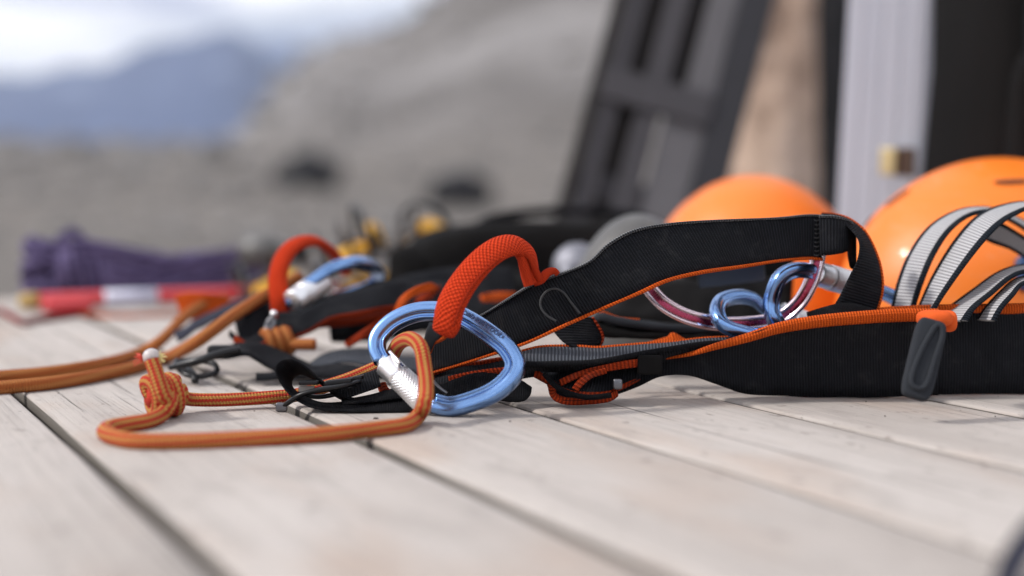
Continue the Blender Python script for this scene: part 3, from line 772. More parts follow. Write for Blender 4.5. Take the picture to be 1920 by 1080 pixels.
# helmets
def helmet(c, L, W, H, yaw, roll, pitch, mat, label, vents, clip=None, name='helmet'):
    b = Vector((c.x, c.y, 0)); root = thing(name, b, label, 'helmet', 'climbing helmets' if name == 'helmet' else None)
    q = Quaternion((0, 0, 1), yaw) @ Quaternion((0, 1, 0), roll) @ Quaternion((1, 0, 0), pitch)
    nu, nv = 64, 26; verts = []; faces = []
    def pt(th, ph, o=0.0):
        d = Vector((math.cos(th)*math.sin(ph), math.sin(th)*math.sin(ph), math.cos(ph)))
        rr = 1+0.03*math.cos(2*th)*math.sin(ph)**2
        ridge = 0.006*math.exp(-((d.y/.16)**2))
        fl = 0.05*sstep(1.45, 1.75, ph)
        z = d.z if d.z > 0 else d.z*.9
        return c+q@Vector((d.x*L*(rr+fl+ridge)+d.x*o, d.y*W*(rr+fl+ridge)+d.y*o, z*H*(1+ridge)+d.z*o))
    for i in range(nv+1):
        ph = 1.80*i/nv
        for j in range(nu): verts.append(pt(2*math.pi*j/nu, ph))
    for i in range(nv+1):
        ph = 1.80*(nv-i)/nv
        for j in range(nu): verts.append(pt(2*math.pi*j/nu, ph, -.012))
    for i in range(2*nv+1):
        for j in range(nu):
            l = (j+1) % nu; faces.append((i*nu+j, (i+1)*nu+j, (i+1)*nu+l, i*nu+l))
    mk('shell', verts, faces, mat, root)
    def find(px, py):
        best = None
        for i in range(180):
            for j in range(60):
                th = 2*math.pi*i/180; ph = 1.7*(j+.5)/60; p = pt(th, ph); e = p-CAM; d = e.dot(FW)
                if (p-c).dot(e) > 0: continue
                dd = (960+FPX*e.dot(RT)/d-px)**2+(540-FPX*e.dot(UP)/d-py)**2
                if best is None or dd < best[0]: best = (dd, th, ph)
        return best[1:]
    for (x0, y0, x1, y1, wd) in vents:
        (ta, pa), (tb, pb) = find(x0, y0), find(x1, y1)
        if tb-ta > math.pi: tb -= 2*math.pi
        if ta-tb > math.pi: ta -= 2*math.pi
        V = []; F = []; n = 10; m = 4                      # dark strip on the shell, painted as a vent's shaded hollow
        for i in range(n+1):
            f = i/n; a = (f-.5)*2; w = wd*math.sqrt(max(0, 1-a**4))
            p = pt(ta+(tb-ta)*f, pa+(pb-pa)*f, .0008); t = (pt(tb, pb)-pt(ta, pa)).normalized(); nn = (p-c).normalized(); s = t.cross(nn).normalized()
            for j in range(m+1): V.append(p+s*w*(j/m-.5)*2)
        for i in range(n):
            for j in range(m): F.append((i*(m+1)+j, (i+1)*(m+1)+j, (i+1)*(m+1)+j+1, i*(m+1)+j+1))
        mk('vent_patch', V, F, M_ventshade, root)
    pts = [pt(2*math.pi*k/20, 1.80, -.004) for k in range(20)]
    tube('rim_edge', pts, .0035, mat, root, n=90, seg=8, closed=True)
    if clip:
        p = pt(*clip); o = (p-c).normalized(); u = Vector((0, 0, 1)).cross(o).normalized(); w = o.cross(u)
        rbox('lamp_clip', p+o*.003, (.050, .034, .014), M_clip, root, (u, w, o), e=.35)
        rbox('lamp_clip', p+o*.002-w*.045+u*.006, (.018, .030, .010), M_clip, root, (u, w, o), e=.35)
    return root
hc = P(1868, 590, 1.42); hc.z = .040
helmet(hc, .156, .125, .149, R(8), R(-3), 0, M_helm, 'large orange climbing helmet behind the grey slings at the right', [(1660, 388, 1706, 358, .0042), (1622, 428, 1640, 400, .0040), (1860, 345, 1930, 340, .004)], clip=(math.pi+1.48, 1.28))
hc = P(1412, 560, 1.62); hc.z = .040
helmet(hc, .120, .110, .132, R(-25), 0, 0, M_helm, 'orange climbing helmet behind the raised black belt, left of the post', [(1528, 360, 1556, 378, .005), (1290, 372, 1310, 362, .004)])
hc = P(1195, 570, 1.40); hc.z = .022
helmet(hc, .068, .062, .112, R(10), 0, 0, M_ghelm, 'dull grey domed bowl behind the bend of the black belt', [], name='camping_bowl')['category'] = 'bowl'
# silver bottle
M_alu = anod('dull_aluminium', (0.26, 0.26, 0.29), 0.6)
def bottle():
    d = 1.5; a = P(1075, 500, d); c = Vector((a.x, a.y, .078)); root = thing('drink_bottle', (a.x, a.y, 0), 'shiny silver metal bottle end between the red loop and the grey bowl', 'bottle')
    e = c+Vector((.05, .22, -.035)); prof = [(0, .001), (.01, .012), (.03, .020), (.07, .0255), (.12, .027), (.9, .027), (1, .02)]
    lathe('body', c, e, prof, M_alu, root, 32)
    p = P(1063, 512, 1.42)
    lathe('cap', p, p+Vector((.012, .03, 0)), [(0, .002), (.1, .010), (1, .010)], M_alu, root, 20)
bottle()
# ------------------------------------------------------------------ carabiner parts
def ibeam(w=.0066, h=.0056, g=.0022, off=-.0022, flat=False):
    """section: (outward, normal) with a lengthwise groove on both faces"""
    half = [(w, 0), (w*.97, h*.42), (w*.84, h*.80), (w*.62, h*.97), (w*.3, h*1.0), (0, h*.99), (-w*.18, h*.93), (-w*.30, h*.74), (-w*.42, h-g), (-w*.60, h-g*1.05), (-w*.74, h*.66), (-w*.84, h*.74), (-w*.95, h*.60), (-w, h*.3), (-w, 0)]
    return half+[(a, -b) for a, b in reversed(half[1:-1])]
def sleeve(a, b, r, root, mat, smooth_part=.34, flats=True):
    kn = 20
    def disp(t, th):
        if t < smooth_part+.02 or t > .95: return 0
        s = t*(b-a).length/.0026*math.pi; q = th*10
        return .00042*(1-max(abs(math.cos(q+s))**6, abs(math.cos(q-s))**6))
    n = 90; prof = [(0, r*.93), (.012, r*.985), (.03, r)]+[(smooth_part*i/6, r) for i in range(1, 6)]+[(smooth_part, r), (smooth_part+.008, r*.955), (smooth_part+.02, r*.96)]
    prof += [(smooth_part+.03+(.925-smooth_part)*i/n, r*1.01) for i in range(n)]+[(.965, r*1.0), (.985, r*.97), (1, r*.9)]
    return lathe('locking_sleeve', a, b, prof, mat, root, 180, disp)

# ---- front carabiner
p0 = P(840, 765, 1.014); CN = (Vector((-0.20, -.87, .45))).normalized()
def C(px, py, o=0.0): return onplane(px, py, p0, CN)+CN*o
fc = thing('carabiner', (C(840, 700).x, C(840, 700).y, 0), 'blue anodised carabiner with silver knurled sleeve clipped through the front red loop', 'carabiner', 'blue locking carabiners')
body_px = [(716, 676), (707, 655), (711, 631), (736, 605), (772, 588), (808, 583), (850, 588), (886, 605), (924, 631), (952, 655), (966, 683), (957, 709), (927, 735), (886, 753), (845, 763), (815, 757)]
def prof_front(s):
    k = 1-.10*math.exp(-((s-.0)/.08)**2)+.06*math.exp(-((s-.62)/.15)**2)
    return [(a*k, b*k) for a, b in ibeam(.0070, .0060, .0030, -.0026)]
sweep('frame', [C(*q) for q in body_px], prof_front, CN, M_blue, fc, n=170, closed=False)
sa, sb = C(724, 683, .0005), C(795, 752, .0005)
sl = sleeve(sa, sb, .0092, fc, M_silver, .36)
lathe('gate', C(712, 672), C(812, 768), [(0, .004), (.1, .0056), (.95, .0056), (1, .004)], M_silver, fc, 20)
lathe('gate_pin', C(818, 758, -.007), C(818, 758, .0066), [(0, .0018), (.95, .0018), (1, .0012)], M_blue, fc, 14)
# nose hook and slot in the sleeve
tube('nose', [C(733, 662, .003), C(742, 672, .006), C(752, 683, .009), C(756, 690, .0092)], .0014, M_silver, fc, n=16, seg=8)
box('sleeve_slot', C(757, 689, .0088), (.0062, .0016, .0020), M_engr, fc, ((C(795, 752)-C(724, 683)).normalized(), CN.cross((C(795, 752)-C(724, 683)).normalized()), CN), .0003)
# engraved writing along the spine
def engraving(text, a, b, size, root, off):
    cu = bpy.data.curves.new('engraving', 'FONT'); cu.body = text; cu.size = size; cu.extrude = .00008; cu.align_x = 'CENTER'; cu.align_y = 'CENTER'
    cu.space_character = 1.12; cu.offset = .00010
    tmp = bpy.data.objects.new('tmp', cu); me = bpy.data.meshes.new_from_object(tmp); bpy.data.objects.remove(tmp)
    X = (b-a).normalized(); Z = CN; Y = Z.cross(X); mid = (a+b)/2; w = max(v.co.x for v in me.vertices)-min(v.co.x for v in me.vertices); s = (b-a).length/w
    bow = .0009
    verts = [mid+X*v.co.x*s+Y*(v.co.y+bow*(1-(2*v.co.x/w)**2))+Z*(off+v.co.z) for v in me.vertices]
    mk('engraving', verts, [tuple(p.vertices) for p in me.polygons], M_engr, root, smooth=False)
engraving('CIIID\u00b7IUII\u00b7LTOOK\u00d7', C(871, 590, 0), C(948, 640, 0), .0052, fc, .00675)

# ---- rear carabiner (blue, silver sleeve) through the rear red loop
def ring_carabiner(px, label, radius, slv, root_name='carabiner', mat=M_blue, n=130, flat=1.0, knurl=M_silver, group='blue locking carabiners', sec=None):
    pts = PL(px); c = sum(pts, Vector())/len(pts)
    root = thing(root_name, (c.x, c.y, 0), label, 'carabiner', group)
    A = cat_rom(pts, 60, True); A = [Vector(a[:3]) for a in A]; N = Vector()
    for i in range(len(A)): N += (A[i]-c).cross(A[(i+1) % len(A)]-c)
    N = N.normalized(); N = -N if N.dot(CAM-c) < 0 else N
    sweep('frame', pts, sec or ibeam(radius, radius*.88, radius*.3, -.3*radius), N, mat, root, n=n, closed=True)
    if slv: 
        a, b = PL(slv[:2]); sleeve(a, b, slv[2], root, knurl, .30)
    return root
ring_carabiner([(545, 566, 1.27), (562, 548, 1.275), (592, 524, 1.28), (625, 503, 1.29), (665, 493, 1.31), (696, 499, 1.34), (708, 515, 1.37), (696, 534, 1.385), (668, 546, 1.385), (630, 560, 1.37), (590, 576, 1.34), (558, 580, 1.30)],
    'blurred blue carabiner with bright silver sleeve hanging in the rear red loop', .0062, ((548, 566, 1.262), (606, 527, 1.295), .0105))
# ---- blue carabiners under the raised belt
ring_carabiner([(1447, 565, 1.10), (1462, 523, 1.095), (1495, 506, 1.10), (1548, 515, 1.12), (1600, 530, 1.14), (1672, 556, 1.17), (1700, 585, 1.175), (1682, 622, 1.165), (1610, 640, 1.15), (1520, 640, 1.125), (1472, 622, 1.105), (1451, 595, 1.098)],
    'blue carabiner standing on edge beside the pale pink one, sleeve under the belt bend', .0062, ((1527, 512, 1.112), (1610, 536, 1.145), .0098))
ring_carabiner([(1345, 590, 1.095), (1350, 567, 1.112), (1380, 557, 1.128), (1412, 562, 1.138), (1440, 582, 1.142), (1500, 600, 1.15), (1570, 622, 1.15), (1590, 650, 1.13), (1550, 662, 1.10), (1480, 652, 1.09), (1410, 628, 1.085), (1362, 612, 1.087)],
    'blue carabiner lying flat with its narrow end pointing left, hooked round the pink one', .0060, ((1462, 590, 1.148), (1532, 618, 1.155), .0105))
b = P(1429, 576, 1.128)
# ---- pink carabiner
def pink():
    pts = PL([(1196, 505, 1.115), (1216, 538, 1.11), (1245, 570, 1.105), (1290, 594, 1.105), (1345, 606, 1.11), (1412, 606, 1.118), (1462, 596, 1.12), (1498, 568, 1.115), (1520, 530, 1.11), (1532, 490, 1.108), (1535, 450, 1.11), (1500, 428, 1.12), (1400, 428, 1.13), (1280, 440, 1.13), (1210, 465, 1.12)])
    c = sum(pts, Vector())/len(pts); root = thing('carabiner', (c.x, c.y, 0), 'pale pink carabiner with a deep red grooved frame, half hidden by the raised belt', 'carabiner')
    N = (CAM-c).normalized(); w = .0058; h = .0046
    sec = [(w, -h*.5), (w, h*.6), (w*.8, h), (w*.52, h), (w*.36, h*.55), (0, h*.42), (-w*.36, h*.55), (-w*.52, h), (-w*.8, h), (-w, h*.6), (-w, -h*.5), (-w*.5, -h), (w*.5, -h)]
    sweep('frame', pts, sec, N, M_pinkrim, root, n=150, closed=True)
    g = w*.44
    sweep('groove', pts, [(g, h*.60), (g*.6, h*.66), (-g*.6, h*.66), (-g, h*.60), (-g, h*.2), (g, h*.2)], N, M_pink, root, n=150, closed=True)
pink()

# ------------------------------------------------------------------ front harness
hb = G(1200, 745)
H = thing('harness', hb, 'black climbing harness with orange edging spread across the deck in front', 'harness', 'climbing harnesses')
def strap(name, rows, th, mat, root, n=90, trimA=None, trimB=None, wA=.06, wB=.06, bulge=0, ripple=0, tmA=None, tmB=None, label=None, tth=.0022):
    """rows: (ax, ay, bx, by, depthA, depthB)"""
    A = [P(r[0], r[1], r[4]) for r in rows]; B = [P(r[2], r[3], r[5]) for r in rows]
    o = ribbon(name, A, B, th, mat, root, n=n, bulge=bulge, ripple=ripple)
    if label: o['label'] = label
    if tmA: ribbon('edge_trim', A, B, th+tth, tmA, o, n=n, v0=-.004, v1=wA, m=5, bulge=0, ripple=0, shift=0)
    if tmB: ribbon('edge_trim', A, B, th+tth, tmB, o, n=n, v0=1-wB, v1=1.004, m=5, ripple=0)
    return o
M_selv = webbing('dark_grey_selvage', (0.015, 0.016, 0.019), (0.060, 0.063, 0.072), 0.0019, depth=0.0012, sheen=.4)
# raised belt
belt = strap('belt', [(800, 636, 800, 704, 1.095, 1.095), (845, 618, 850, 690, 1.09, 1.09), (905, 588, 920, 668, 1.075, 1.078), (950, 560, 985, 646, 1.06, 1.066), (1000, 530, 1050, 617, 1.05, 1.058), (1060, 508, 1110, 590, 1.045, 1.052), (1105, 488, 1160, 568, 1.045, 1.05), (1140, 456, 1205, 550, 1.048, 1.05),
    (1190, 430, 1255, 528, 1.052, 1.054), (1260, 418, 1320, 513, 1.06, 1.06), (1350, 412, 1390, 503, 1.07, 1.07), (1450, 408, 1465, 491, 1.082, 1.082), (1512, 402, 1512, 487, 1.09, 1.09), (1541, 403, 1541, 489, 1.093, 1.093)], .0032, M_black, H, n=150, tmA=M_selv, tmB=M_orange, wA=.045, wB=.065, ripple=.0012)
# loose U of stitching
for k in range(9):
    tube('bar_tack', [P(1526+1.6*(k % 2), 412+8.2*k, 1.0905), P(1531, 414+8.2*k, 1.0900), P(1536, 412+8.2*k, 1.0905)], .0006, M_stitch, belt, n=6, seg=5)
def offs(px, py, d): return P(px, py, d)
tube('stitching', [P(x, y, 1.0475) for x, y in ((1043, 602), (1026, 592), (1015, 578), (1014, 562), (1024, 547), (1040, 541), (1056, 548), (1070, 566), (1087, 588))], .0009, M_stitch, belt, n=90, seg=8)
strap('belt_bend', [(1536, 404, 1538, 480, 1.085, 1.085), (1560, 404, 1560, 478, 1.083, 1.083), (1580, 408, 1578, 475, 1.085, 1.085), (1591, 413, 1591, 473, 1.092, 1.092), (1594, 416, 1594, 500, 1.10, 1.105), (1603, 430, 1603, 506, 1.108, 1.11)], .0030, M_black, H, n=50, tmA=M_selv, wA=.06, tth=.0014)
strap('belt_return', [(1540, 402, 1538, 410, 1.11, 1.088), (1566, 404, 1566, 412, 1.118, 1.09), (1592, 412, 1585, 421, 1.12, 1.085), (1618, 432, 1604, 440, 1.118, 1.08), (1636, 462, 1612, 458, 1.112, 1.076), (1650, 500, 1608, 488, 1.105, 1.075), (1655, 540, 1592, 520, 1.10, 1.078), (1648, 575, 1575, 555, 1.098, 1.084), (1636, 602, 1560, 580, 1.098, 1.09)], .0030, M_black, H, n=80, tmA=M_orange, wA=.05, tth=.0008)
strap('strap_end', [(1512, 586, 1518, 606, 1.085, 1.08), (1545, 575, 1552, 604, 1.083, 1.078), (1585, 568, 1600, 600, 1.082, 1.077), (1625, 576, 1640, 600, 1.082, 1.078), (1660, 590, 1660, 612, 1.085, 1.08)], .003, M_black_fine, H, n=40, ripple=.002)
# front waist band A and B
strap('waist_band', [(1150, 676, 1150, 742, 1.09, 1.085), (1190, 673, 1195, 726, 1.085, 1.083), (1240, 670, 1240, 706, 1.08, 1.08), (1290, 662, 1290, 704, 1.075, 1.08), (1340, 645, 1345, 720, 1.07, 1.085), (1400, 626, 1400, 738, 1.067, 1.09), (1460, 606, 1460, 742, 1.066, 1.098), (1530, 593, 1530, 744, 1.068, 1.10), (1610, 585, 1610, 744, 1.072, 1.10), (1690, 580, 1690, 743, 1.075, 1.10), (1760, 580, 1760, 741, 1.078, 1.10)], .0036, M_black, H, n=130, bulge=.004, tmA=M_orange, wA=.135, ripple=.0025)
strap('waist_band', [(1560, 590, 1560, 742, 1.12, 1.12), (1640, 578, 1640, 741, 1.11, 1.112), (1720, 573, 1720, 740, 1.10, 1.108), (1800, 571, 1800, 739, 1.098, 1.108), (1880, 570, 1880, 739, 1.10, 1.112), (1990, 568, 1990, 739, 1.11, 1.12), (2120, 566, 2120, 738, 1.13, 1.14)], .0036, M_black, H, n=110, bulge=-.003, tmA=M_orange, wA=.115, ripple=.002)
# folded rubbery keeper tab with orange cap
def keeper():
    a, b2 = P(1748, 606, 1.0), P(1716, 742, .985); X = RT; Zd = (a-b2).normalized(); Y = Zd.cross(X).normalized(); X = Y.cross(Zd)
    o = rbox('keeper_tab', (a+b2)/2+Y*0, (.0215, .010, (a-b2).length*1.08), M_rub, H, (X, Y, Zd), e=.35, seg=12)
    rim = [a-Y*.0052+X*.004-Zd*.002, a-Y*.0055+X*.0075-Zd*.008, (a+b2)/2-Y*.0056+X*.0062, b2-Y*.0056+X*.0045+Zd*.009, b2-Y*.0058+Zd*.004, b2-Y*.0056-X*.0062+Zd*.008, (a+b2)/2-Y*.0056-X*.0048, a-Y*.0056+X*.0005-Zd*.006]
    tube('raised_rim', rim, .0021, M_rub, o, n=80, seg=8, closed=True)
    ax = (RT, (FW).normalized(), UP)
    c = P(1752, 597, 1.035); rbox('orange_cap', c, (.023, .034, .0125), M_orangeplain, H, ax, e=.7, seg=8)
    c = P(1776, 602, 1.045); rbox('orange_cap', c, (.010, .03, .016), M_orangeplain, H, ax, e=.7, seg=8)
M_orangeplain = fabric('orange_tape', (0.60, 0.085, 0.018), (0.68, 0.11, 0.022))
keeper()
# strap that twists away, its sky-lit face coloured grey
strap('leg_strap', [(978, 660, 978, 684, 1.075, 1.05), (1010, 652, 1010, 685, 1.08, 1.048), (1050, 650, 1050, 684, 1.085, 1.048), (1090, 651, 1090, 683, 1.085, 1.05), (1120, 653, 1120, 680, 1.085, 1.052), (1160, 650, 1160, 673, 1.085, 1.055), (1210, 646, 1210, 663, 1.088, 1.06), (1260, 643, 1262, 654, 1.09, 1.068), (1320, 636, 1322, 645, 1.095, 1.075), (1390, 632, 1392, 642, 1.098, 1.08), (1440, 620, 1440, 640, 1.10, 1.085)], .0030, M_greyweb, H, n=110, tmA=M_orange, tmB=M_black_fine, wA=.05, wB=.12, tth=.001)
strap('leg_strap_underside', [(978, 684, 985, 692, 1.052, 1.07), (1050, 685, 1050, 697, 1.052, 1.075), (1120, 682, 1120, 700, 1.056, 1.08), (1200, 667, 1200, 688, 1.064, 1.08), (1290, 652, 1292, 668, 1.075, 1.085), (1380, 642, 1382, 652, 1.082, 1.09), (1440, 634, 1440, 650, 1.088, 1.095)], .003, M_black, H, n=70)
# crumpled webbing under it
strap('leg_loop', [(1005, 690, 1002, 700, 1.09, 1.07), (1040, 692, 1035, 720, 1.085, 1.062), (1075, 690, 1060, 738, 1.08, 1.055), (1110, 690, 1095, 744, 1.08, 1.055), (1140, 690, 1135, 742, 1.08, 1.06), (1165, 690, 1165, 728, 1.085, 1.07), (1200, 686, 1200, 712, 1.085, 1.08)], .004, M_black, H, n=70, ripple=.006, tmB=M_darkorange, wB=.10)
strap('leg_loop_fold', [(1030, 700, 1034, 722, 1.075, 1.06), (1036, 722, 1040, 745, 1.065, 1.052), (1060, 738, 1062, 754, 1.06, 1.05), (1100, 744, 1100, 753, 1.06, 1.052), (1140, 740, 1140, 748, 1.062, 1.055), (1160, 722, 1158, 738, 1.07, 1.06)], .0035, M_black_fine, H, n=60, ripple=.003, tmB=M_darkorange, wB=.25)
strap('inner_tape', [(1048, 712, 1052, 724, 1.056, 1.054), (1085, 696, 1088, 708, 1.056, 1.054), (1130, 684, 1132, 698, 1.056, 1.056), (1180, 675, 1182, 690, 1.058, 1.06), (1212, 672, 1212, 688, 1.06, 1.06)], .0018, M_darkorange, H, n=40)
strap('inner_tape', [(1072, 728, 1084, 734, 1.052, 1.052), (1084, 712, 1096, 720, 1.052, 1.052), (1105, 698, 1112, 708, 1.052, 1.053), (1135, 690, 1138, 700, 1.053, 1.055)], .0018, M_darkorange, H, n=40)
tube('cord_loop', PL([(1020, 700, 1.05), (1040, 722, 1.048), (1068, 738, 1.046), (1105, 745, 1.046), (1145, 741, 1.05)]), .0022, M_black_fine, H, n=40, seg=8)
ax_ = (RT, FW, UP)
rbox('tape_keeper', P(1218, 684, 1.060), (.0185, .008, .0145), M_bag, H, ax_, e=.3)
rbox('metal_end', P(1158, 720, 1.055), (.007, .006, .008), M_steel, H, ax_, e=.4)
# orange cord running behind
strap('orange_piping', [(1118, 668, 1120, 680, 1.12, 1.115), (1160, 655, 1162, 666, 1.12, 1.115), (1210, 643, 1212, 655, 1.12, 1.115), (1250, 632, 1254, 646, 1.12, 1.115), (1262, 624, 1268, 642, 1.12, 1.115), (1300, 642, 1300, 650, 1.12, 1.115), (1350, 638, 1350, 646, 1.12, 1.115), (1410, 633, 1410, 642, 1.12, 1.115)], .003, M_orange, H, n=80)
strap('padding_edge', [(1120, 592, 1122, 628, 1.15, 1.135), (1150, 594, 1150, 632, 1.15, 1.135), (1200, 600, 1200, 636, 1.15, 1.135), (1260, 606, 1260, 636, 1.15, 1.135), (1340, 616, 1340, 640, 1.15, 1.135), (1420, 625, 1420, 645, 1.15, 1.14)], .006, M_bag, H, n=60, ripple=.004)
tube('padding_roll', PL([(1121, 597, 1.145), (1130, 594, 1.14), (1160, 603, 1.138), (1215, 611, 1.138), (1280, 617, 1.138), (1370, 625, 1.14)]), .0036, M_rub, H, n=60, seg=12, wob=.25)
tube('padding_piping', PL([(1122, 590, 1.145), (1133, 586, 1.14), (1160, 596, 1.14), (1200, 600, 1.14)]), .0012, M_orange, H, n=40, seg=8)
strap('cross_strap', [(1040, 590, 1112, 596, 1.09, 1.10), (1036, 615, 1128, 622, 1.085, 1.10), (1055, 640, 1130, 640, 1.08, 1.10), (1075, 652, 1118, 655, 1.08, 1.10)], .003, M_black, H, n=40, tmB=M_darkorange, wB=.05)
strap('gear_panel', [(1130, 570, 1120, 600, 1.24, 1.20), (1220, 535, 1220, 610, 1.24, 1.20), (1300, 525, 1300, 622, 1.25, 1.20), (1400, 520, 1400, 632, 1.25, 1.20), (1470, 520, 1470, 640, 1.26, 1.21)], .01, M_bag, H, n=40, ripple=.01)
# strap end and gate side clutter right of the carabiner
strap('strap_end', [(800, 722, 800, 752, 1.07, 1.05), (850, 712, 852, 748, 1.068, 1.05), (900, 700, 905, 745, 1.066, 1.05), (950, 705, 955, 752, 1.065, 1.05), (980, 716, 982, 752, 1.065, 1.05), (995, 728, 994, 742, 1.065, 1.055)], .005, M_black_fine, H, n=50, ripple=.004)
strap('lower_strap', [(790, 706, 790, 740, 1.10, 1.08), (850, 690, 850, 730, 1.10, 1.08), (900, 680, 905, 720, 1.10, 1.08), (960, 672, 965, 712, 1.10, 1.08), (1030, 680, 1030, 705, 1.10, 1.09)], .004, M_black, H, n=50, tmA=M_darkorange, wA=.16, ripple=.003)
strap('inner_tape', [(840, 706, 842, 716, 1.074, 1.074), (880, 697, 884, 708, 1.074, 1.074), (930, 690, 934, 701, 1.074, 1.074), (965, 688, 968, 698, 1.075, 1.075)], .002, M_darkorange, H, n=30)
tube('pull_cord', PL([(812, 716, 1.045), (824, 728, 1.043), (838, 738, 1.043)]), .0018, M_steel, H, n=16, seg=8)
# left buckle with its folded strap
strap('buckle_strap', [(812, 768, 812, 735, 1.03, 1.062), (740, 772, 742, 742, 1.027, 1.055), (660, 772, 665, 752, 1.024, 1.048), (600, 767, 606, 756, 1.024, 1.045), (560, 752, 578, 748, 1.026, 1.045), (532, 728, 560, 738, 1.028, 1.048), (517, 700, 548, 724, 1.028, 1.050), (520, 682, 550, 710, 1.028, 1.050), (542, 673, 562, 703, 1.028, 1.050), (572, 688, 582, 708, 1.030, 1.050), (604, 716, 612, 724, 1.034, 1.052), (640, 742, 646, 749, 1.038, 1.054), (700, 757, 702, 752, 1.042, 1.058)], .0028, M_black_fine, H, n=120, ripple=.001)
strap('buckle_strap', [(640, 752, 642, 758, 1.045, 1.034), (690, 742, 692, 754, 1.05, 1.035), (740, 728, 742, 748, 1.06, 1.04), (790, 716, 792, 742, 1.07, 1.045)], .0030, M_black_fine, H, n=40)
strap('buckle_strap', [(706, 692, 714, 724, 1.07, 1.05), (690, 700, 700, 730, 1.066, 1.046), (664, 708, 672, 738, 1.06, 1.042), (640, 714, 648, 744, 1.056, 1.04), (620, 722, 628, 742, 1.05, 1.04)], .0035, M_black, H, n=40, ripple=.002)
strap('inner_tape', [(708, 720, 722, 716, 1.075, 1.06), (712, 735, 728, 728, 1.07, 1.055), (724, 748, 744, 740, 1.065, 1.05)], .0025, M_darkorange, H, n=20)
def buckle():
    tube('buckle_hook', [(*P(527, 765, 1.036), .0021), (*P(545, 752, 1.030), .0027), (*P(565, 740, 1.026), .0029), (*P(600, 731, 1.025), .0030), (*P(640, 725, 1.03), .0028), (*P(675, 715, 1.04), .0026)], .0026, M_bmetal, H, n=50, seg=12, flat=.7)
    tube('buckle_hook', [(*P(560, 735, 1.050), .0021), (*P(590, 744, 1.048), .0026), (*P(625, 740, 1.046), .0026), (*P(660, 728, 1.05), .0024)], .0022, M_bmetal, H, n=40, seg=12, flat=.7)
    rbox('buckle_tip', P(528, 763, 1.034), (.0085, .005, .0066), M_steel, H, (RT, FW, UP), e=.35)
    rbox('buckle_bar', P(580, 717, 1.034), (.0145, .010, .0036), M_bmetal, H, (RT, FW, UP), e=.25)
    rbox('buckle_bar', P(575, 729, 1.036), (.0115, .004, .0045), M_buff, H, (RT, FW, UP), e=.2)
    d = UP*.07
    rbox('buckle_plate', P(635, 716, 1.038), (.021, .012, .0042), M_bmetal, H, ((RT+UP*.12).normalized(), FW, UP), e=.25)
    rbox('buckle_plate', P(664, 710, 1.045), (.014, .012, .0034), M_bmetal, H, ((RT+UP*.2).normalized(), FW, UP), e=.25)
M_buff = MT('buff_plastic').fin((0.33, 0.30, 0.27), 0.6)
buckle()
# red padded tie-in loop
lp = [(832, 622, 1.005, .0094), (838, 606, 1.0, .0108), (846, 572, 1.0, .0112), (868, 532, 1.005, .0110), (901, 492, 1.012, .0106), (936, 466, 1.02, .0103), (966, 460, 1.03, .0100), (990, 474, 1.036, .0092), (998, 496, 1.038, .0084), (1000, 516, 1.038, .0078), (1003, 532, 1.038, .0074)]
loop = tube('tie_in_loop', [(*P(x, y, d), r) for x, y, d, r in [(x, y, d, r*.92) for x, y, d, r in lp]], .01, M_knit, H, n=120, seg=32, flat=.50, up=FW)
tube('seam', [P(x, y, d) for x, y, d in ((850, 612, .9945), (862, 578, .9935), (884, 538, .9985), (914, 504, 1.006), (946, 482, 1.016), (972, 476, 1.026))], .0009, M_knit, loop, n=70, seg=8)
tube('folded_edge', [(*P(x, y, d), r) for x, y, d, r in ((968, 476, 1.030, .002), (978, 486, 1.030, .0034), (984, 504, 1.031, .0040), (988, 520, 1.032, .0042), (993, 536, 1.032, .0040))], .004, M_knit, loop, n=40, seg=12)
tube('folded_edge', [(*P(x, y, d), r) for x, y, d, r in ((976, 470, 1.028, .0015), (994, 484, 1.029, .0022), (1004, 506, 1.031, .0024), (1012, 524, 1.034, .0026))], .003, M_knit, loop, n=40, seg=10)
tube('red_tab', [(*P(x, y, d), r) for x, y, d, r in ((1000, 530, 1.038, .003), (1014, 524, 1.038, .0034), (1026, 512, 1.040, .0032), (1038, 508, 1.042, .0026), (1046, 514, 1.043, .002))], .003, M_knit, H, n=40, seg=12)
strap('loop_tail', [(806, 604, 832, 618, 1.012, 1.008), (800, 618, 828, 632, 1.018, 1.012), (796, 634, 816, 642, 1.03, 1.022), (792, 655, 806, 662, 1.05, 1.04)], .0022, M_rub, H, n=24)
tube('loop_piping', PL([(842, 626, 1.008), (828, 636, 1.014), (812, 644, 1.03), (806, 660, 1.05)]), .0016, M_orange, H, n=24, seg=8)

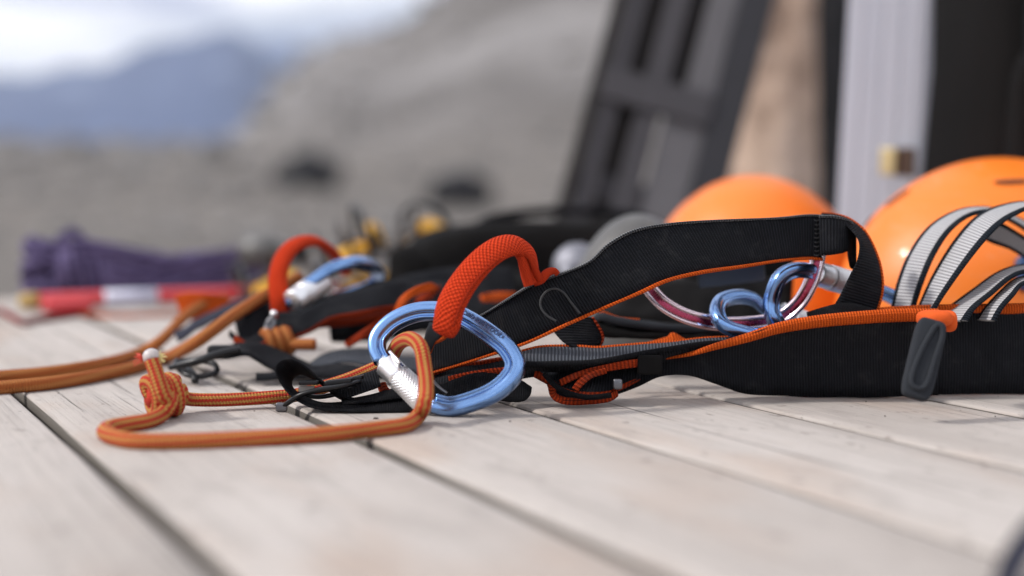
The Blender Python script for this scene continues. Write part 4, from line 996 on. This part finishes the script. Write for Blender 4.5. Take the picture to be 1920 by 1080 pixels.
# ------------------------------------------------------------------ red and yellow rope with knot
RP = .0054
def front_rope():
    kc = P(303, 746, 1.005); kc.z = max(kc.z, .0165)
    root = thing('knotted_rope', (kc.x, kc.y, 0), 'red and yellow striped rope with a stopper knot, threaded through the front carabiner', 'rope')
    def g(px, py, z=RP): return G(px, py, z)
    a1 = P(283, 760, .990)
    pts = [P(735, 668, 1.055), P(745, 648, 1.045), P(757, 638, 1.03), P(773, 636, 1.012), P(789, 652, .998), P(796, 690, .990), P(799, 725, .980), P(796, 756, .968), g(784, 780), g(762, 796), g(720, 803), g(600, 815), g(400, 826), g(270, 828), g(218, 821), g(197, 811), g(206, 802), g(238, 796), g(275, 790), P(302, 778, .984), P(318, 758, .988), P(320, 742, .998)]
    tube('rope', pts, RP, M_rope, root, n=330, seg=18)
    # knot: wraps round an axis that runs to the right and away
    axd = (Vector((1, .75, 0))).normalized(); sd = Vector((0, 0, 1)).cross(axd); kp = []
    c0 = Vector((kc.x, kc.y, .0165))-axd*.0085
    turns = 3.0
    for i in range(int(turns*10)+1):
        t = i/10; th = 2*math.pi*t+1.0
        rr = .0108*(1-.06*(t-1.6)**2*.3)
        kp.append(c0+axd*(t/turns*.0205)+sd*math.cos(th)*rr+Vector((0, 0, math.sin(th)*rr)))
    kp = [c0+axd*.010, c0+axd*.003+sd*.004]+kp+[kp[-1]-axd*.004-(kp[-1]-c0-axd*.0205)*.6, c0+axd*.018]
    tube('knot', kp, RP*1.02, M_rope, root, n=230, seg=18)
    tube('knot_core', [c0-axd*.002, c0+axd*.026], .0070, M_rope, root, n=10, seg=14)
    # standing tail
    tail = [P(316, 752, .990), P(306, 742, .984), P(299, 720, .984), P(292, 697, .986), P(285, 676, .988)]
    tube('tail', tail, RP*1.0, M_rope, root, n=70, seg=18)
    e = P(281, 664, .989)
    lathe('melted_end', P(285, 675, .988), P(280, 654, .990), [(0, .0050), (.1, .0056), (.35, .0058), (.6, .0054), (.8, .0042), (.93, .0026), (1, .0008)], M_melt, root, 20)
    rnd = random.Random(2)
    for side, mat in ((-1, M_fuzzred), (1, M_fuzzyel)):
        for i in range(26):
            s = e+RT*(side*.0052)-UP*(.002+.004*rnd.random()); dr = (RT*side*rnd.uniform(.3, 1)+UP*rnd.uniform(-.5, 1)+FW*rnd.uniform(-.6, .6)).normalized()
            l = rnd.uniform(.003, .0075)
            tube('fray', [s, s+dr*l*.5+UP*.0006, s+dr*l+FW*rnd.uniform(-.002, .002)], .00028, mat, root, n=6, seg=4)
    # rope leaving the knot to the right, behind the buckle and up under the sleeve
    r0 = c0+axd*.022
    pts = [r0, P(352, 748, 1.028), P(400, 750, 1.035), P(460, 748, 1.045), P(520, 744, 1.052), P(560, 740, 1.056), P(600, 728, 1.066), P(650, 712, 1.075), P(685, 698, 1.08), P(716, 684, 1.075), P(732, 672, 1.06), P(738, 660, 1.05)]
    for i, p in enumerate(pts[1:5]): p.z = max(p.z, RP)
    tube('rope', pts, RP*.93, M_rope, root, n=200, seg=18)
M_melt = MT('melted_rope_end').fin((0.50, 0.45, 0.43), 0.35, coat=.3)
M_fuzzred = MT('red_fibre').fin((0.7, 0.10, 0.06), 0.8)
M_fuzzyel = MT('yellow_fibre').fin((0.85, 0.75, 0.35), 0.8)
front_rope()

# ------------------------------------------------------------------ grey slings in front of the big helmet
def sling(rows_list, label, b):
    root = thing('sling', b, label, 'sling', 'grey webbing slings')
    for rows in rows_list:
        strap('webbing', rows, .0022, M_sling, root, n=80, tmA=M_slingedge, tmB=M_slingedge, wA=.19, wB=.21, tth=.0008)
sling([[(1664, 610, 1708, 612, 1.14, 1.12), (1672, 575, 1716, 577, 1.14, 1.12), (1684, 525, 1731, 530, 1.145, 1.12), (1706, 472, 1752, 480, 1.15, 1.12), (1742, 425, 1780, 436, 1.16, 1.125), (1790, 397, 1812, 408, 1.18, 1.135), (1835, 389, 1845, 397, 1.20, 1.15), (1875, 395, 1870, 402, 1.22, 1.18), (1930, 420, 1920, 430, 1.24, 1.21), (1990, 460, 1975, 475, 1.25, 1.23)]],
    'narrower grey webbing sling with dark edges, left of the pair arching before the helmet', G(1700, 700))
sling([[(1706, 612, 1742, 612, 1.12, 1.09), (1722, 577, 1755, 577, 1.12, 1.09), (1750, 515, 1790, 525, 1.125, 1.09), (1790, 450, 1835, 465, 1.13, 1.09), (1832, 405, 1872, 425, 1.14, 1.095), (1880, 385, 1905, 402, 1.16, 1.105), (1935, 380, 1940, 392, 1.18, 1.12), (2010, 400, 2010, 412, 1.2, 1.14)],
    [(1838, 418, 1832, 442, 1.16, 1.17), (1870, 415, 1858, 455, 1.17, 1.18), (1910, 436, 1898, 470, 1.18, 1.19), (1960, 470, 1945, 500, 1.19, 1.2)]],
    'wide grey webbing sling with dark edges arching over in front of the helmet', G(1740, 700))
sling([[(1745, 600, 1815, 602, 1.10, 1.07), (1778, 577, 1830, 577, 1.11, 1.07), (1822, 545, 1862, 550, 1.12, 1.08), (1870, 512, 1895, 522, 1.13, 1.085), (1915, 498, 1925, 510, 1.14, 1.10), (1970, 500, 1975, 512, 1.15, 1.12)],
    [(1832, 600, 1866, 602, 1.09, 1.06), (1848, 577, 1880, 577, 1.09, 1.06), (1875, 548, 1900, 554, 1.10, 1.065), (1905, 524, 1920, 532, 1.11, 1.08), (1960, 512, 1965, 522, 1.12, 1.09)]],
    'low grey sling bending rightwards just above the orange trimmed waist band', G(1850, 720))
# black gear pouch with clear window
def window_pouch():
    b = P(1390, 560, 1.27); root = thing('gear_pouch', (b.x, b.y, 0), 'black gear pouch with a small clear window, under the raised belt', 'pouch')
    rbox('body', Vector((b.x, b.y+.02, .062)), (.095, .055, .11), M_bag, root, rot_ax(R(4)), e=.45, wr=.005, wf=25)
    X = (RT+UP*.11).normalized(); Y = FW; Z = X.cross(Y)
    c = P(1371, 517, 1.19)
    box('window', c, (.056, .002, .0155), M_glass, root, (X, Y, Z), .0005)
    k = [c+X*x+Z*z-Y*.0012 for x, z in ((-.028, .0075), (.028, .0075), (.028, -.0075), (-.028, -.0075))]
    for a_, b_ in zip(k, k[1:]+k[:1]): tube('window_edge', [a_, (a_+b_)/2, b_], .0007, M_rub, root, n=6, seg=6)
M_glass = MT('glossy_film').fin((0.010, 0.014, 0.026), 0.3)
window_pouch()

# ------------------------------------------------------------------ rear harness and its rope
H2 = thing('harness', G(640, 690), 'out of focus black and orange climbing harness lying behind the front carabiner', 'harness', 'climbing harnesses')
lp = [(528, 592, 1.275, .0110), (524, 560, 1.27, .0108), (521, 520, 1.275, .0106), (532, 482, 1.285, .0102), (556, 458, 1.30, .0100), (588, 452, 1.32, .0098), (615, 466, 1.345, .0095), (636, 488, 1.37, .0092), (648, 512, 1.38, .009)]
tube('tie_in_loop', [(*P(x, y, d), r*.82) for x, y, d, r in lp], .01, M_knit, H2, n=90, seg=24, flat=.6, up=FW)
S2 = lambda nm, rows, mat=M_black, **k: strap(nm, rows, .004, mat, H2, n=60, ripple=.004, **k)
S2('belt', [(500, 570, 520, 640, 1.28, 1.27), (560, 560, 580, 606, 1.30, 1.28), (620, 552, 640, 590, 1.33, 1.30), (700, 530, 715, 590, 1.36, 1.33), (780, 512, 790, 580, 1.38, 1.35), (860, 500, 870, 560, 1.40, 1.38), (960, 500, 970, 560, 1.42, 1.40)], tmB=M_darkorange, wB=.07)
S2('belt', [(610, 560, 620, 640, 1.36, 1.32), (700, 560, 705, 640, 1.36, 1.32), (790, 540, 800, 620, 1.38, 1.34), (880, 520, 890, 600, 1.40, 1.36), (960, 510, 970, 590, 1.42, 1.38)], tmA=M_darkorange, wA=.10)
S2('belt', [(520, 586, 530, 640, 1.25, 1.24), (565, 580, 575, 625, 1.25, 1.24), (610, 566, 620, 600, 1.255, 1.24), (660, 548, 672, 590, 1.26, 1.24), (715, 530, 725, 580, 1.27, 1.25), (780, 528, 790, 575, 1.30, 1.27), (850, 530, 855, 575, 1.33, 1.30)], tmB=M_darkorange, wB=.05)
S2('leg_loop', [(440, 598, 450, 640, 1.27, 1.25), (470, 560, 490, 640, 1.29, 1.26), (505, 560, 520, 640, 1.30, 1.27), (540, 590, 545, 650, 1.31, 1.28)])
S2('leg_loop', [(430, 620, 440, 636, 1.24, 1.22), (470, 632, 480, 655, 1.24, 1.22), (520, 600, 535, 625, 1.26, 1.24), (560, 585, 590, 612, 1.28, 1.25), (640, 585, 660, 605, 1.30, 1.28), (720, 560, 740, 590, 1.33, 1.30)], tmB=M_darkorange, wB=.15)
S2('leg_strap', [(400, 650, 420, 672, 1.20, 1.17), (450, 642, 460, 668, 1.21, 1.17), (500, 648, 500, 690, 1.22, 1.18), (540, 664, 540, 700, 1.22, 1.18), (600, 690, 600, 705, 1.22, 1.18)])
S2('leg_strap', [(560, 690, 570, 704, 1.22, 1.18), (600, 668, 606, 690, 1.24, 1.19), (650, 655, 655, 680, 1.25, 1.19), (700, 655, 705, 688, 1.25, 1.19), (760, 668, 765, 696, 1.25, 1.19), (830, 680, 835, 700, 1.25, 1.19)], M_greyweb)
S2('leg_strap', [(480, 700, 480, 712, 1.17, 1.16), (560, 690, 560, 708, 1.18, 1.16), (640, 684, 640, 706, 1.18, 1.16), (720, 690, 720, 706, 1.18, 1.16), (800, 696, 800, 708, 1.18, 1.16)])
S2('orange_strap', [(648, 640, 655, 652, 1.22, 1.22), (690, 612, 698, 626, 1.24, 1.24), (740, 578, 750, 592, 1.26, 1.26), (790, 552, 796, 566, 1.28, 1.28), (822, 535, 826, 550, 1.3, 1.3)], M_darkorange)
S2('orange_strap', [(735, 590, 748, 598, 1.20, 1.20), (748, 560, 760, 570, 1.20, 1.20), (775, 540, 782, 553, 1.21, 1.21), (806, 530, 808, 545, 1.22, 1.22), (818, 536, 812, 550, 1.23, 1.23)], M_orange)
S2('orange_strap', [(905, 552, 905, 566, 1.32, 1.32), (930, 548, 930, 566, 1.33, 1.33), (965, 548, 965, 560, 1.34, 1.34)], M_orange)
S2('orange_strap', [(326, 556, 340, 590, 1.42, 1.42), (350, 548, 360, 600, 1.42, 1.42), (390, 550, 395, 590, 1.43, 1.43), (430, 556, 430, 575, 1.44, 1.44)], M_orange)
S2('pale_strap', [(325, 622, 334, 640, 1.34, 1.31), (372, 598, 380, 614, 1.36, 1.33), (422, 574, 430, 590, 1.38, 1.35), (485, 548, 494, 564, 1.42, 1.38)], M_navy)
S2('pale_strap', [(560, 600, 566, 618, 1.30, 1.30), (600, 590, 606, 610, 1.31, 1.31), (640, 582, 644, 598, 1.33, 1.33)], M_greyweb)
def buckle2():
    tube('buckle_hook', [(*P(318, 690, 1.175), .0022), (*P(340, 684, 1.17), .003), (*P(372, 676, 1.165), .0034), (*P(410, 664, 1.165), .0034), (*P(450, 655, 1.17), .003)], .003, M_bmetal, H2, n=40, seg=10)
    tube('buckle_hook', [(*P(330, 676, 1.20), .0022), (*P(350, 690, 1.18), .003), (*P(364, 706, 1.165), .0034), (*P(366, 716, 1.16), .003)], .003, M_bmetal, H2, n=30, seg=10)
    tube('buckle_frame', PL([(330, 680, 1.19), (362, 676, 1.19), (400, 682, 1.18), (405, 698, 1.17), (375, 706, 1.165), (345, 700, 1.17)]), .0024, M_bmetal, H2, n=50, seg=8, closed=True)
    rbox('buckle_bar', P(414, 660, 1.18), (.022, .012, .012), M_bmetal, H2, (RT, FW, UP), e=.4)
    rbox('rivet', P(513, 588, 1.24), (.006, .006, .006), M_silver, H2, (RT, FW, UP), e=1.0)
    tube('ring', PL([(503, 604, 1.24), (510, 596, 1.24), (514, 604, 1.24), (507, 616, 1.235), (499, 616, 1.235)]), .0022, M_steel, H2, n=40, seg=10, closed=True)
    rbox('rivet', P(716, 576, 1.28), (.008, .006, .008), M_steel, H2, (RT, FW, UP), e=1.0)
buckle2()
def orope():
    root = thing('orange_rope', G(200, 720), 'two out of focus strands of rust orange rope running off the left edge', 'rope')
    r = .0056
    A = [P(560, 520, 1.34), P(508, 548, 1.30), P(440, 590, 1.26), P(370, 640, 1.22), G(310, 672, r), G(240, 692, r), G(120, 715, r), G(0, 727, r), G(-120, 735, r), G(-300, 742, r)]
    A[3].z = max(A[3].z, .010)
    tube('strand', A, r, M_orope, root, n=160, seg=12)
    B = [P(420, 560, 1.46), P(372, 575, 1.42), P(340, 600, 1.38), P(300, 640, 1.33), G(255, 664, r), G(190, 682, r), G(90, 698, r), G(0, 706, r), G(-120, 716, r), G(-300, 728, r)]
    tube('strand', B, r*.95, M_orope, root, n=160, seg=12)
    kc = P(522, 640, 1.24); kp = []
    axd = Vector((1, .4, .1)).normalized(); sd = Vector((0, 0, 1)).cross(axd).normalized(); up_ = axd.cross(sd)
    kroot = thing('cord_knot', (kc.x, kc.y, 0), 'small rust orange cord knot blurred behind the buckle', 'knot')
    for i in range(32):
        th = 2*math.pi*i/10; kp.append(kc+axd*(-.012+i*.0008)+sd*math.cos(th)*.009+up_*math.sin(th)*.009)
    tube('knot', kp, .0045, M_orope, kroot, n=130, seg=12)
    tube('tail', [kc, P(548, 645, 1.235), P(590, 646, 1.23)], .0052, M_orope, kroot, n=20, seg=12)
    tube('tail', [kc, P(545, 620, 1.25), P(556, 600, 1.27), P(552, 585, 1.29)], .0046, M_orope, kroot, n=20, seg=12)
orope()

# near strap end, very close to the lens at the lower right
def near_strap():
    root = thing('loose_strap', G(1960, 1180), 'dark navy strap loop close to the lens in the bottom right corner', 'strap')
    A = [P(1985, 920, .62), P(1925, 985, .61), P(1882, 1050, .60), P(1862, 1130, .585), P(1870, 1200, .575)]
    B = [P(2010, 965, .60), P(1956, 1020, .59), P(1918, 1075, .58), P(1900, 1150, .57), P(1905, 1215, .562)]
    ribbon('webbing', A, B, .003, M_navy, root, n=50)
    ribbon('edge_trim', A, B, .004, M_black, root, n=50, v0=-.01, v1=.12)
near_strap()

# loose grit and splinters on the boards
def grit():
    rnd = random.Random(12); V = []; F = []
    for i in range(70):
        x = rnd.uniform(-.45, .6); y = rnd.uniform(.75, 1.35); s = rnd.uniform(.0003, .0011)*(1+1.2*(rnd.random() < .05))
        v, f = rock_mesh((x, y, s*.3), (s, s*rnd.uniform(.6, 1.6), s*.6), i*2.3, 5, 3); o = len(V)
        V += v; F += [tuple(a+o for a in g) for g in f]
    tag(mk('grit', V, F, M_gritm, smooth=False), kind='stuff')
M_gritm = MT('dark_grit').fin((0.06, 0.05, 0.042), 0.9)
grit()
